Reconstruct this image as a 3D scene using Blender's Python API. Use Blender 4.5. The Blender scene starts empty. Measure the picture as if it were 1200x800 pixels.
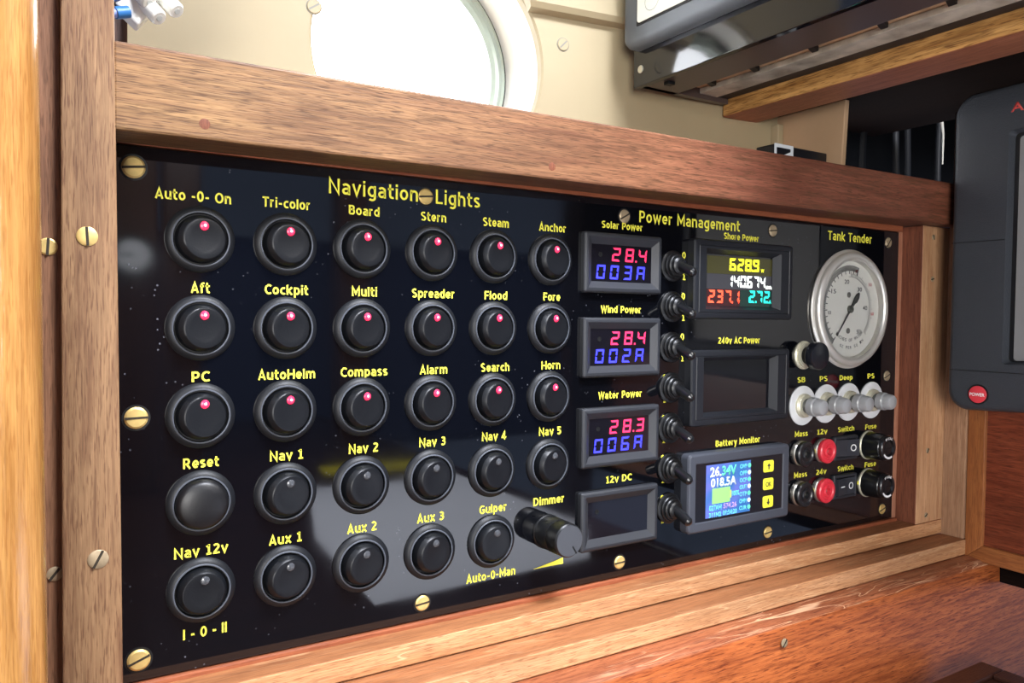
import bpy, bmesh, math, random
from mathutils import Vector, Matrix
random.seed(7)
S = 0.001                                   # everything below is written in millimetres
scene = bpy.context.scene
COL = scene.collection

# ------------------------------------------------------------------ camera
cam = bpy.data.cameras.new('camera')
cam.sensor_width = 36.0
cam.lens = 895.34 / 1200 * 36.0
cam.clip_start = 0.005
cam.clip_end = 50
cam_ob = bpy.data.objects.new('camera', cam)
COL.objects.link(cam_ob)
def _rot(rx, ry, rz):
    return Matrix.Rotation(rz, 3, 'Z') @ Matrix.Rotation(rx, 3, 'X') @ Matrix.Rotation(ry, 3, 'Y')
_R = _rot(-0.032, -0.0102, -0.5511)
_r, _f, _u = _R.col[0], _R.col[1], _R.col[2]
M3 = Matrix((( _r[0], _u[0], -_f[0]), (_r[1], _u[1], -_f[1]), (_r[2], _u[2], -_f[2])))
cam_ob.matrix_world = Matrix.Translation(Vector((-47.41, -286.98, -26.08)) * S) @ M3.to_4x4()
scene.camera = cam_ob

# ------------------------------------------------------------------ light and exposure
scene.view_settings.view_transform = 'Standard'
scene.view_settings.look = 'None'
scene.view_settings.gamma = 1.0
scene.view_settings.use_curve_mapping = False
scene.view_settings.exposure = -0.32
world = bpy.data.worlds.new('cabin_daylight')
scene.world = world
world.use_nodes = True
world.node_tree.nodes['Background'].inputs[0].default_value = (0.52, 0.66, 1.0, 1)
world.node_tree.nodes['Background'].inputs[1].default_value = 0.50

def area(name, loc, target, size, power, color, size_y=None):
    l = bpy.data.lights.new(name, 'AREA')
    l.energy = power
    l.color = color
    l.size = size * S
    if size_y:
        l.shape = 'RECTANGLE'
        l.size_y = size_y * S
    o = bpy.data.objects.new(name, l)
    COL.objects.link(o)
    o.location = Vector(loc) * S
    d = (Vector(target) - Vector(loc)).normalized()
    o.rotation_euler = d.to_track_quat('-Z', 'Y').to_euler()
    return o
area('companionway_light', (380, -600, 500), (270, 0, -150), 280, 6.3, (1.0, 0.95, 0.88))
area('skylight_hatch', (-330, -430, 420), (40, 0, 30), 300, 0.8, (0.90, 0.96, 1.0))
area('left_fill', (-330, -820, 10), (330, 0, -110), 330, 11.0, (1.0, 0.98, 0.95))  # added fill lamp from behind left, not a window of the cabin
area('table_fill', (180, -330, 460), (270, -480, -220), 180, 20.0, (0.86, 0.90, 1.0))  # added lamp that brightens the table and paper for their reflection

# ------------------------------------------------------------------ colour and materials
def lin(h):
    h = h.lstrip('#')
    c = [int(h[i:i + 2], 16) / 255 for i in (0, 2, 4)]
    return tuple([x / 12.92 if x <= .04045 else ((x + .055) / 1.055) ** 2.4 for x in c] + [1.0])

def new_mat(name):
    m = bpy.data.materials.new(name)
    m.use_nodes = True
    n = m.node_tree.nodes
    return m, n, m.node_tree.links, n['Principled BSDF']

def plain(name, col, rough=.5, metal=0, spec=.5, ior=1.45, bump=0, bscale=400, var=0, coat=0, alpha=1, trans=0, emit=None, estr=0):
    m, n, l, p = new_mat(name)
    p.inputs['Base Color'].default_value = lin(col)
    p.inputs['Roughness'].default_value = rough
    p.inputs['Metallic'].default_value = metal
    p.inputs['Specular IOR Level'].default_value = spec
    p.inputs['IOR'].default_value = ior
    p.inputs['Coat Weight'].default_value = coat
    p.inputs['Coat Roughness'].default_value = .08
    p.inputs['Transmission Weight'].default_value = trans
    if emit:
        p.inputs['Emission Color'].default_value = lin(emit)
        p.inputs['Emission Strength'].default_value = estr
    if bump or var:
        tc = n.new('ShaderNodeTexCoord')
        nz = n.new('ShaderNodeTexNoise')
        nz.inputs['Scale'].default_value = bscale
        nz.inputs['Detail'].default_value = 4
        l.new(tc.outputs['Object'], nz.inputs['Vector'])
        if bump:
            b = n.new('ShaderNodeBump')
            b.inputs['Strength'].default_value = bump
            b.inputs['Distance'].default_value = .0004
            l.new(nz.outputs['Fac'], b.inputs['Height'])
            l.new(b.outputs['Normal'], p.inputs['Normal'])
        if var:
            nz2 = n.new('ShaderNodeTexNoise')
            nz2.inputs['Scale'].default_value = bscale * .12
            nz2.inputs['Detail'].default_value = 6
            l.new(tc.outputs['Object'], nz2.inputs['Vector'])
            r = n.new('ShaderNodeMapRange')
            r.inputs['From Min'].default_value = .3
            r.inputs['From Max'].default_value = .7
            r.inputs['To Min'].default_value = 1 - var
            r.inputs['To Max'].default_value = 1 + var
            l.new(nz2.outputs['Fac'], r.inputs['Value'])
            mx = n.new('ShaderNodeMixRGB')
            mx.blend_type = 'MULTIPLY'
            mx.inputs['Fac'].default_value = 1
            mx.inputs['Color1'].default_value = lin(col)
            l.new(r.outputs['Result'], mx.inputs['Color2'])
            l.new(mx.outputs['Color'], p.inputs['Base Color'])
    return m

def wood(name, light, dark, pore, axis='x', rough=.45, coat=.15, pores=.8, scratch=0, scratch_col='#e8c79a', fine=1.0, blotch=.5, hue_to=None, hue_len=400, streaks=.5, spec=.3):
    """grain runs along the given object axis"""
    m, n, l, p = new_mat(name)
    tc = n.new('ShaderNodeTexCoord')
    def mapped(along, across):
        mp = n.new('ShaderNodeMapping')
        s = [across] * 3
        s['xyz'.index(axis)] = along
        mp.inputs['Scale'].default_value = s
        l.new(tc.outputs['Object'], mp.inputs['Vector'])
        return mp
    def noise(vec, scale, detail=3, rough_=.55, dist=0):
        t = n.new('ShaderNodeTexNoise')
        t.inputs['Scale'].default_value = scale
        t.inputs['Detail'].default_value = detail
        t.inputs['Roughness'].default_value = rough_
        t.inputs['Distortion'].default_value = dist
        l.new(vec.outputs['Vector'], t.inputs['Vector'])
        return t
    def ramp(fac, a, b, ca, cb):
        r = n.new('ShaderNodeValToRGB')
        r.color_ramp.elements[0].position = a
        r.color_ramp.elements[1].position = b
        r.color_ramp.elements[0].color = ca
        r.color_ramp.elements[1].color = cb
        l.new(fac, r.inputs['Fac'])
        return r
    def mix(fac, a, b, mode='MIX'):
        x = n.new('ShaderNodeMixRGB')
        x.blend_type = mode
        if isinstance(fac, float): x.inputs['Fac'].default_value = fac
        else: l.new(fac, x.inputs['Fac'])
        for k, v in (('Color1', a), ('Color2', b)):
            if isinstance(v, tuple): x.inputs[k].default_value = v
            else: l.new(v, x.inputs[k])
        return x
    W, B = (1, 1, 1, 1), (0, 0, 0, 1)
    streak = noise(mapped(18, 260), 1.0, 5, .65, .4)
    base = ramp(streak.outputs['Fac'], .30, .68, lin(dark), lin(light))
    if hue_to:                                   # left-hand sheen painted as tan, turning to the board's redder wood
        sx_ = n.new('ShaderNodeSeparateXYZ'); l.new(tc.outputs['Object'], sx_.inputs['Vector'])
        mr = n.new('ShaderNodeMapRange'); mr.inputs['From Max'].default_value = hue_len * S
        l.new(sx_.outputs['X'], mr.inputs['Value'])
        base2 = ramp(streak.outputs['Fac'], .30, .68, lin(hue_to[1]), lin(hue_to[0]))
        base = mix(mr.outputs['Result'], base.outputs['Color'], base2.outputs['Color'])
    blo = noise(mapped(9, 40), 1.0, 3, .5)
    blr = ramp(blo.outputs['Fac'], .3, .75, (1 - blotch * .6,) * 3 + (1,), W)
    c = mix(1.0, base.outputs['Color'], blr.outputs['Color'], 'MULTIPLY')
    ms = noise(mapped(55 * fine, 820 * fine), 1.0, 4, .6, .3)
    msr = ramp(ms.outputs['Fac'], .47, .66, B, (streaks,) * 3 + (1,))
    c = mix(msr.outputs['Color'], c.outputs['Color'], lin(pore))
    po = noise(mapped(150 * fine, 2200 * fine), 1.0, 2, .5)
    por = ramp(po.outputs['Fac'], .55, .66, B, (pores,) * 3 + (1,))
    c = mix(por.outputs['Color'], c.outputs['Color'], lin(pore))
    fi = noise(mapped(60, 3200), 1.0, 2, .6)
    fir = ramp(fi.outputs['Fac'], .3, .7, (.82, .82, .82, 1), (1.12, 1.12, 1.12, 1))
    c = mix(1.0, c.outputs['Color'], fir.outputs['Color'], 'MULTIPLY')
    if scratch:
        msk = noise(mapped(14, 30), 1.0, 3)
        mskr = ramp(msk.outputs['Fac'], .40, .58, B, W)
        mp2 = mapped(14, 170)
        mp2.inputs['Rotation'].default_value = (.12, .1, .14)
        wv = noise(mp2, 1.0, 1.5, .5, .6)
        sb = n.new('ShaderNodeMath'); sb.operation = 'SUBTRACT'; sb.inputs[1].default_value = .5
        l.new(wv.outputs['Fac'], sb.inputs[0])
        ab = n.new('ShaderNodeMath'); ab.operation = 'ABSOLUTE'
        l.new(sb.outputs['Value'], ab.inputs[0])
        wr = ramp(ab.outputs['Value'], .0025, .012, W, B)
        rub = noise(mapped(30, 420), 1.0, 4, .7)
        rubr = ramp(rub.outputs['Fac'], .54, .70, B, (.7, .7, .7, 1))
        wr = mix(1.0, wr.outputs['Color'], rubr.outputs['Color'], 'LIGHTEN')
        f = mix(1.0, mskr.outputs['Color'], wr.outputs['Color'], 'MULTIPLY')
        f2 = mix(1.0, f.outputs['Color'], (scratch, scratch, scratch, 1), 'MULTIPLY')
        c = mix(f2.outputs['Color'], c.outputs['Color'], lin(scratch_col))
    l.new(c.outputs['Color'], p.inputs['Base Color'])
    p.inputs['Roughness'].default_value = rough
    p.inputs['Specular IOR Level'].default_value = spec
    p.inputs['Coat Weight'].default_value = coat
    p.inputs['Coat Roughness'].default_value = .2
    b = n.new('ShaderNodeBump')
    b.inputs['Strength'].default_value = .35
    b.inputs['Distance'].default_value = .0003
    b.invert = True
    l.new(po.outputs['Fac'], b.inputs['Height'])
    l.new(b.outputs['Normal'], p.inputs['Normal'])
    return m

def panel_material():
    m, n, l, p = new_mat('glossy_black_acrylic')
    p.inputs['Base Color'].default_value = lin('#06070b')
    p.inputs['IOR'].default_value = 1.64
    tc = n.new('ShaderNodeTexCoord')
    nz = n.new('ShaderNodeTexNoise')
    nz.inputs['Scale'].default_value = 22
    nz.inputs['Detail'].default_value = 6
    l.new(tc.outputs['Object'], nz.inputs['Vector'])
    r = n.new('ShaderNodeMapRange')
    r.inputs['From Min'].default_value = .35
    r.inputs['From Max'].default_value = .75
    r.inputs['To Min'].default_value = .025
    r.inputs['To Max'].default_value = .10
    l.new(nz.outputs['Fac'], r.inputs['Value'])
    l.new(r.outputs['Result'], p.inputs['Roughness'])
    # dust specks
    v = n.new('ShaderNodeTexVoronoi')
    v.inputs['Scale'].default_value = 330
    l.new(tc.outputs['Object'], v.inputs['Vector'])
    rr = n.new('ShaderNodeValToRGB')
    rr.color_ramp.elements[0].position = .06
    rr.color_ramp.elements[1].position = .14
    rr.color_ramp.elements[0].color = (1, 1, 1, 1)
    rr.color_ramp.elements[1].color = (0, 0, 0, 1)
    l.new(v.outputs['Distance'], rr.inputs['Fac'])
    n2 = n.new('ShaderNodeTexNoise')
    n2.inputs['Scale'].default_value = 28
    n2.inputs['Detail'].default_value = 3
    l.new(tc.outputs['Object'], n2.inputs['Vector'])
    r2 = n.new('ShaderNodeValToRGB')
    r2.color_ramp.elements[0].position = .5
    r2.color_ramp.elements[1].position = .75
    l.new(n2.outputs['Fac'], r2.inputs['Fac'])
    mm = n.new('ShaderNodeMixRGB')
    mm.blend_type = 'MULTIPLY'
    mm.inputs['Fac'].default_value = 1
    l.new(rr.outputs['Color'], mm.inputs['Color1'])
    l.new(r2.outputs['Color'], mm.inputs['Color2'])
    mx = n.new('ShaderNodeMixRGB')
    mx.inputs['Color1'].default_value = lin('#06070b')
    mx.inputs['Color2'].default_value = lin('#6a6c74')
    l.new(mm.outputs['Color'], mx.inputs['Fac'])
    l.new(mx.outputs['Color'], p.inputs['Base Color'])
    return m

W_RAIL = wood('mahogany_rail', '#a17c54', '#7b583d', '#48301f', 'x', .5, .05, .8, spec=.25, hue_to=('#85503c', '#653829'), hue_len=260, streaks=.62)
W_POST = wood('mahogany_post', '#9f7c59', '#815f43', '#5c3d2a', 'z', .5, .1, .8, streaks=.55)
W_STRIP = wood('brown_strip', '#93694d', '#745039', '#513422', 'z', .55, .1, .7)
W_SIDE = wood('mahogany_side', '#86503a', '#6d3d2a', '#4a2517', 'z', .5, .12, .6)
W_PALE = wood('lit_mahogany', '#d3a67c', '#ba875e', '#8d5e40', 'z', .55, .1, .5, streaks=.3)
W_GREYPALE = wood('greyed_mahogany', '#b58f6f', '#9c7557', '#7a563e', 'z', .55, .1, .5)
W_SILL = wood('worn_sill', '#d6a376', '#b98357', '#7f5033', 'x', .5, .1, .7, scratch=.5, streaks=.4)
W_SILLTOP = wood('shaded_sill_top', '#b5794e', '#98603b', '#6b3d24', 'x', .55, .1, .5, scratch=.25, streaks=.4)
W_BEAD = wood('red_bead', '#a5603f', '#8b4a30', '#693422', 'x', .5, .1, .4)
W_RED = wood('varnished_red_mahogany', '#bd6a38', '#944a25', '#5a2412', 'x', .36, .2, .8, blotch=.45, fine=.9, streaks=.6, spec=.35)
W_REDWORN = wood('worn_red_mahogany', '#ab6844', '#8a4a2e', '#5b2b1a', 'x', .42, .2, .7, scratch=.85, scratch_col='#d6ab86')
W_HONEY = wood('honey_varnish', '#c18d50', '#9d6a34', '#7a4a20', 'z', .2, .7, .4, streaks=.3)
W_BEAM_SIDE = wood('lit_beam_wood', '#dba864', '#a87439', '#66401c', 'y', .5, .1, .8, fine=.8, streaks=.7)
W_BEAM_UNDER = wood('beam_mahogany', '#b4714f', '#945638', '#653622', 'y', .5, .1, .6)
W_DOOR = wood('door_mahogany', '#8a452b', '#6b301d', '#461b10', 'y', .35, .35, .7)
W_STILE = wood('door_stile', '#a86a3b', '#8f532c', '#6b391d', 'z', .4, .3, .6)
W_STILE_Y = wood('door_bottom_rail', '#a86a3b', '#8f532c', '#6b391d', 'y', .4, .3, .6)
W_DARK = wood('dark_stained_wood', '#1c120d', '#130b08', '#0a0504', 'y', .85, 0, .5, spec=.05)
W_TABLE = wood('table_mahogany', '#3d2219', '#2e1811', '#1d0e09', 'x', .35, .3, .7)
W_CABIN = wood('cabin_mahogany', '#57382a', '#43291d', '#2c190f', 'z', .4, .3, .6)

M_PANEL = panel_material()
M_BACKING = W_BEAD
M_BEZEL = plain('black_bezel_plastic', '#131519', .46, spec=.35, bump=.12, bscale=1800)
M_CAP = plain('black_rocker_plastic', '#0e1014', .40, spec=.35, bump=.10, bscale=1500)
M_WELL = plain('dark_recess', '#08090b', .5)
M_LEDON = plain('lit_red_lens', '#e83055', .25, emit='#f02a52', estr=.85)
M_LEDCORE = plain('lit_red_core', '#ffd0d8', .25, emit='#ffb0bc', estr=1.3)
M_LEDOFF = plain('unlit_lens', '#44464a', .2, coat=.5)
M_YELLOW = plain('yellow_lettering', '#e6df48', .55)
M_BRASS = plain('brass', '#d8bb76', .45, metal=.55, var=.15, bscale=2500)
M_BRASSDULL = plain('dull_brass', '#a9977a', .5, metal=.5, var=.25, bscale=2500)
M_SLOT = plain('screw_slot', '#2c2418', .7)
M_METER = plain('meter_frame_plastic', '#25272c', .48, bump=.18, bscale=1800)
M_METERDK = plain('dark_meter_frame', '#16181d', .48, bump=.08, bscale=1800)
M_METERBAT = plain('grey_meter_frame', '#3c3f47', .5, bump=.12, bscale=1800)
M_GLASS_DK = plain('dark_display_window', '#0c0d11', .06, ior=1.7)
M_GLASS_PURPLE = plain('smoked_display_window', '#121117', .06, ior=1.7)
M_SEGRED = plain('red_segments', '#ff2f5c', .5, emit='#ff2f5c', estr=1.25)
M_SEGBLUE = plain('blue_segments', '#3a3cff', .5, emit='#3335ff', estr=1.3)
M_SEGYEL = plain('yellow_segments', '#f4f43a', .5, emit='#f2f430', estr=1.15)
M_SEGWHT = plain('white_segments', '#ffffff', .5, emit='#f2fff4', estr=1.1)
M_SEGORG = plain('orange_segments', '#ff5a3c', .5, emit='#ff5436', estr=1.15)
M_SEGTEAL = plain('teal_segments', '#2ff0d8', .5, emit='#30f0d4', estr=1.05)
M_ZYEL = plain('olive_backlight', '#2a2814', .15, emit='#4a471f', estr=.55)
M_ZWHT = plain('grey_backlight', '#26262a', .15, emit='#47464c', estr=.55)
M_ZRED = plain('red_backlight', '#2a1014', .15, emit='#401418', estr=.5)
M_ZTEAL = plain('green_backlight', '#0f2420', .15, emit='#0f342c', estr=.5)
M_RUBBER = plain('black_rubber', '#0f1012', .38)
M_LEVER = plain('black_lever', '#141517', .28, coat=.3)
M_KNOB = plain('black_anodised_aluminium', '#101113', .38, bump=.1, bscale=1500)
M_KNOBFACE = plain('turned_aluminium_face', '#55575c', .42, metal=.6, bump=.1, bscale=3000)
M_STEEL = plain('brushed_steel_rim', '#cfcbc2', .33, metal=.6, bump=.1, bscale=900)
M_DIAL = plain('white_dial', '#e2e0d4', .5)
M_INK = plain('dial_ink', '#2a2a28', .6)
M_INKSOFT = plain('faint_dial_ink', '#77756c', .6)
M_CLEAR = plain('gauge_glass', '#ffffff', .02, trans=1, ior=1.12)
M_NEEDLE = plain('dark_needle', '#2c2d28', .4)
M_CREAMMETAL = plain('pale_nickel', '#cfcbb4', .38, metal=.5)
M_WASHER = plain('pale_nylon_washer', '#cfd0d0', .5)
M_GREYPL = plain('translucent_grey_plastic', '#a6a7a8', .3, trans=.25, coat=.3)
M_COLLAR = plain('grey_collar', '#4b4d4e', .35, coat=.2)
M_JACKBLK = plain('black_socket_plastic', '#17181b', .35, coat=.2)
M_JACKRED = plain('red_socket_plastic', '#d2303e', .38, coat=.2)
M_JACKMETAL = plain('socket_metal', '#c0bbb0', .3, metal=.9)
M_WHITE = plain('white_print', '#e4e4e2', .6)
M_BTNYEL = plain('yellow_key', '#e9e33c', .5, emit='#e9e33c', estr=.15)
M_LCD = None
M_CREAM = plain('cream_paint', '#998b6d', .5, bump=.25, bscale=120, var=.06)
M_CREAMDK = plain('tan_painted_ply', '#a88a6a', .6, var=.1, bscale=200)
M_PORTWHITE = plain('white_port_liner', '#efece0', .5)
M_PORTRING = plain('port_ring_metal', '#9fa89c', .4, metal=.5)
M_GASKET = plain('black_gasket', '#1c1d1a', .7)
M_GLASS = plain('port_glass', '#ffffff', .0, trans=1, ior=1.02)
M_DISPGREY = plain('grey_moulded_housing', '#5c6268', .45, bump=.08, bscale=1500)
M_DISPBLK = plain('glossy_black_casing', '#0d0f16', .07, ior=1.6)
M_DISPUNDER = plain('satin_black_underside', '#4a3e3a', .3, ior=1.5)
M_CHANNEL = plain('worn_grey_channel', '#a39b8c', .45, var=.45, bscale=700)
M_CHANNELTAN = plain('tan_channel_lining', '#c09a74', .5, var=.3, bscale=900)
M_SCREENWHT = plain('white_display_face', '#dcdccb', .35)
M_DEVICE = plain('grained_black_plastic', '#34373c', .40, bump=.7, bscale=1400)
M_DEVSCREEN = plain('grey_screen', '#7a7a7a', .35)
M_DEVRIM = plain('black_screen_rim', '#121316', .35)
M_REDBTN = plain('red_button', '#d23a44', .4)
M_REDTXT = plain('red_print', '#b03a34', .5)
M_NICHE = plain('locker_shade', '#060709', .9, spec=.05)  # near-black colour stands for the shade inside the locker
M_CABLE = plain('black_cable', '#0b0c0f', .6, spec=.25)
M_CABLEWHT = plain('pale_cable', '#a9a59a', .5)
M_TERM = plain('milky_terminal_plastic', '#e6e6de', .25, trans=.1, coat=.4)
M_TERMHOLE = plain('terminal_end', '#b8bcb8', .35, trans=.2)
M_BLUE = plain('blue_wire', '#2f6ca8', .4)
M_BLUEPALE = plain('pale_blue_wire', '#8494c8', .4)
M_BROWNWIRE = plain('brown_wire', '#6b4636', .5)
M_BOXBLK = plain('black_box_plastic', '#101116', .3)
M_BOXWHT = plain('white_box_rim', '#d2d8dc', .4)
M_PAPER = plain('chart_paper', '#e6e8ee', .7, var=.05, bscale=60)
M_RULER = plain('yellow_ruler', '#d9c81e', .5)
M_CUSHION = plain('navy_cushion', '#27324f', .85, bump=.2, bscale=900)

# ------------------------------------------------------------------ mesh builder
class MB:
    def __init__(self):
        self.bm = bmesh.new()
        self.boxy = False
    def poly(self, pts):
        vs = [self.bm.verts.new(Vector(p) * S) for p in pts]
        return self.bm.faces.new(vs)
    def loft(self, loops, cap0=True, cap1=True, closed=True):
        L = [[self.bm.verts.new(Vector(p) * S) for p in lp] for lp in loops]
        n = len(L[0])
        for a, b in zip(L, L[1:]):
            for i in range(n if closed else n - 1):
                j = (i + 1) % n
                self.bm.faces.new((a[i], a[j], b[j], b[i]))
        if cap0: self.bm.faces.new(list(reversed(L[0])))
        if cap1: self.bm.faces.new(L[-1])
        return self
    def hexa(self, b, t, bev=0, seg=2):
        """b, t: two matching quads"""
        self.boxy = True
        tmp = bmesh.new()
        v = [tmp.verts.new(Vector(p) * S) for p in list(b) + list(t)]
        for f in ((0, 1, 2, 3), (7, 6, 5, 4), (0, 4, 5, 1), (1, 5, 6, 2), (2, 6, 7, 3), (3, 7, 4, 0)):
            tmp.faces.new([v[i] for i in f])
        bmesh.ops.recalc_face_normals(tmp, faces=tmp.faces)
        if bev:
            bmesh.ops.bevel(tmp, geom=list(tmp.edges), offset=bev * S, segments=seg, profile=.5, affect='EDGES')
        me = bpy.data.meshes.new('tmp')
        tmp.to_mesh(me); tmp.free()
        self.bm.from_mesh(me)
        bpy.data.meshes.remove(me)
        return self
    def box(self, x0, x1, y0, y1, z0, z1, bev=0, seg=2):
        return self.hexa([(x0, y0, z0), (x1, y0, z0), (x1, y1, z0), (x0, y1, z0)],
                         [(x0, y0, z1), (x1, y0, z1), (x1, y1, z1), (x0, y1, z1)], bev, seg)
    def lathe(self, prof, cx=0, cz=0, seg=40, y0=0, tilt=0, cap0=True, cap1=True, flute=None):
        """profile (r, h): h stands out of the panel towards -y"""
        loops = []
        for r, h in prof:
            lp = []
            for i in range(seg):
                a = 2 * math.pi * i / seg
                rr = r * (1 - flute * (i % 2)) if flute else r
                x, z = rr * math.cos(a), rr * math.sin(a)
                lp.append((cx + x, y0 - h - z * tilt, cz + z))
            loops.append(lp)
        return self.loft(loops, cap0, cap1)
    def tube(self, path, rad, seg=14):
        path = [Vector(p) for p in path]
        if not hasattr(rad, '__len__'): rad = [rad] * len(path)
        loops = []
        ref = None
        for i, p in enumerate(path):
            d = (path[min(i + 1, len(path) - 1)] - path[max(i - 1, 0)]).normalized()
            if ref is None:
                ref = Vector((0, 0, 1)) if abs(d.z) < .9 else Vector((1, 0, 0))
            a = d.cross(ref).normalized(); b = a.cross(d).normalized(); ref = b
            loops.append([p + (a * math.cos(2 * math.pi * k / seg) + b * math.sin(2 * math.pi * k / seg)) * rad[i] for k in range(seg)])
        return self.loft(loops)
    def prism(self, pts, y0, y1):
        """polygon in x,z standing from y0 to y1"""
        return self.loft([[(x, y0, z) for x, z in pts], [(x, y1, z) for x, z in pts]])
    def rframe(self, w, h, prof, rad=1.0, cx=0, cz=0, cap0=True, cap1=True, seg=5):
        """rounded rectangle rings: prof = (inset, height out of the panel)"""
        loops = []
        for ins, hh in prof:
            a, b, r = w / 2 - ins, h / 2 - ins, max(rad - ins, .15)
            lp = []
            for sx, sz, a0 in ((1, 1, 0), (-1, 1, 90), (-1, -1, 180), (1, -1, 270)):
                for k in range(seg + 1):
                    t = math.radians(a0 + 90 * k / seg)
                    lp.append((cx + sx * (a - r) + r * math.cos(t), -hh, cz + sz * (b - r) + r * math.sin(t)))
            loops.append(lp)
        return self.loft(loops, cap0, cap1)
    def mesh(self, name, mat, smooth=True, angle=28):
        bmesh.ops.remove_doubles(self.bm, verts=self.bm.verts, dist=1e-7)
        bmesh.ops.recalc_face_normals(self.bm, faces=self.bm.faces)
        me = bpy.data.meshes.new(name)
        self.bm.to_mesh(me); self.bm.free()
        me.materials.append(mat)
        if smooth:
            for p in me.polygons: p.use_smooth = True
            me.set_sharp_from_angle(angle=math.radians(15 if self.boxy else angle))
        return me
    def build(self, name, mat, parent=None, loc=None, smooth=True, angle=28):
        return put(name, self.mesh(name, mat, smooth, angle), parent, loc)

def put(name, me, parent=None, loc=None):
    o = bpy.data.objects.new(name, me)
    COL.objects.link(o)
    if parent: o.parent = parent
    if loc: o.location = Vector(loc) * S
    return o

def tag(o, label=None, cat=None, group=None, kind=None):
    if label: o['label'] = label
    if cat: o['category'] = cat
    if group: o['group'] = group
    if kind: o['kind'] = kind
    return o

def thing(name, loc, label, cat, group=None, rotz=0):
    o = bpy.data.objects.new(name, None)
    o.empty_display_size = .01
    COL.objects.link(o)
    o.location = Vector(loc) * S
    o.rotation_euler = (0, 0, rotz)
    return tag(o, label, cat, group)

def text_mesh(txt, w, h, face='panel', bold=.012, thick=.12, name='text', mat=None, arc=None, shear=0):
    """flat raised lettering, centred, w x h millimetres (h = height of a capital)"""
    cu = bpy.data.curves.new('txt', 'FONT')
    cu.body = txt
    cu.size = 1
    cu.offset = bold
    cu.shear = shear
    cu.resolution_u = 3
    cu.extrude = 0.0
    ob = bpy.data.objects.new('txt', cu)
    COL.objects.link(ob)
    dg = bpy.context.evaluated_depsgraph_get()
    dg.update()
    me = bpy.data.meshes.new_from_object(ob.evaluated_get(dg))
    bpy.data.objects.remove(ob)
    bpy.data.curves.remove(cu)
    xs = [v.co.x for v in me.vertices]
    x0, x1 = min(xs), max(xs)
    capz = .729                                     # height of a capital in the built-in font
    sx = w / max(x1 - x0, 1e-6)
    sy = h / capz
    for v in me.vertices:
        X = (v.co.x - (x0 + x1) / 2) * sx
        Z = v.co.y * sy - h / 2
        if face == 'panel': v.co = Vector((X, -thick, Z)) * S
        elif face == 'left': v.co = Vector((-thick, -X, Z)) * S
    bm = bmesh.new(); bm.from_mesh(me)
    bmesh.ops.remove_doubles(bm, verts=bm.verts, dist=1e-7)
    # give the letters their thickness back to the surface
    r = bmesh.ops.extrude_face_region(bm, geom=bm.faces[:])
    off = Vector((0, thick - .01, 0)) if face == 'panel' else Vector((thick - .01, 0, 0))
    for e in r['geom']:
        if isinstance(e, bmesh.types.BMVert): e.co += off * S
    bmesh.ops.recalc_face_normals(bm, faces=bm.faces)
    bm.to_mesh(me); bm.free()
    me.name = name
    me.materials.clear()
    me.materials.append(mat or M_YELLOW)
    return me

# ================================================================== SETTING
YAW = math.radians(-8.3)
wall = tag(bpy.data.objects.new('wall_back', None), kind='structure')
COL.objects.link(wall); wall.location = Vector((0, 110, 0)) * S; wall.rotation_euler = (0, 0, YAW)
# hull lining with the round port opening (local x along the wall, y outwards)
HC, HZ, HR = 134.7, 115.0, 64.4
mb = MB()
N = 96
def rect_pt(a, x0, x1, z0, z1):
    dx, dz = math.cos(a), math.sin(a)
    t = 1e9
    if dx > 1e-9: t = min(t, (x1 - HC) / dx)
    if dx < -1e-9: t = min(t, (x0 - HC) / dx)
    if dz > 1e-9: t = min(t, (z1 - HZ) / dz)
    if dz < -1e-9: t = min(t, (z0 - HZ) / dz)
    return (HC + dx * t, HZ + dz * t)
angs = sorted([2 * math.pi * i / N for i in range(N)] + [math.atan2(z - HZ, x - HC) % (2 * math.pi) for x in (-13, 372) for z in (-40, 300)])
def ring(r, y, cx=HC): return [(cx + r * math.cos(a), y, HZ + r * math.sin(a)) for a in angs]
outer = [rect_pt(a, -13, 372, -40, 300) for a in angs]
mb.loft([[(x, 6, z) for x, z in outer], [(x, 0, z) for x, z in outer], ring(HR + 1.2, 0), ring(HR, 1.0), ring(HR, 6)], cap0=False, cap1=False)
mb.build('lining_board', M_CREAM, wall)
# small slotted screws painted over in the lining
for u, z, a in ((71.5, 129.5, .6), (212.5, 131.5, .8)):
    sc = MB().lathe([(3.6, 0), (3.6, .4), (3.2, .7)], u, z, 24).build('screw', M_CREAM, wall)
    c, s = math.cos(a), math.sin(a)
    MB().prism([(u + c * x - s * y, z + s * x + c * y) for x, y in ((-3, -.45), (3, -.45), (3, .45), (-3, .45))], -.72, -.5).build('slot', M_INKSOFT, sc)
    m_ = MB().lathe([(4.0, .01), (4.0, .12)], u, z, 24); m_.build('screw_edge', M_INKSOFT, sc)
# rounded horizontal batten above, its lower left end cut obliquely
tr = tag(bpy.data.objects.new('trim_1', None), kind='structure')
COL.objects.link(tr); tr.location = wall.location; tr.rotation_euler = wall.rotation_euler
tm = MB()
prof = [(0, 0), (-5, 1.2), (-7, 4), (-7, 60), (0, 60)]
tm.loft([[(190 - .45 * z, y, 146.5 + z) for y, z in prof], [(372, y, 146.5 + z) for y, z in prof]])
tm.build('batten', M_CREAM, tr)

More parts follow.
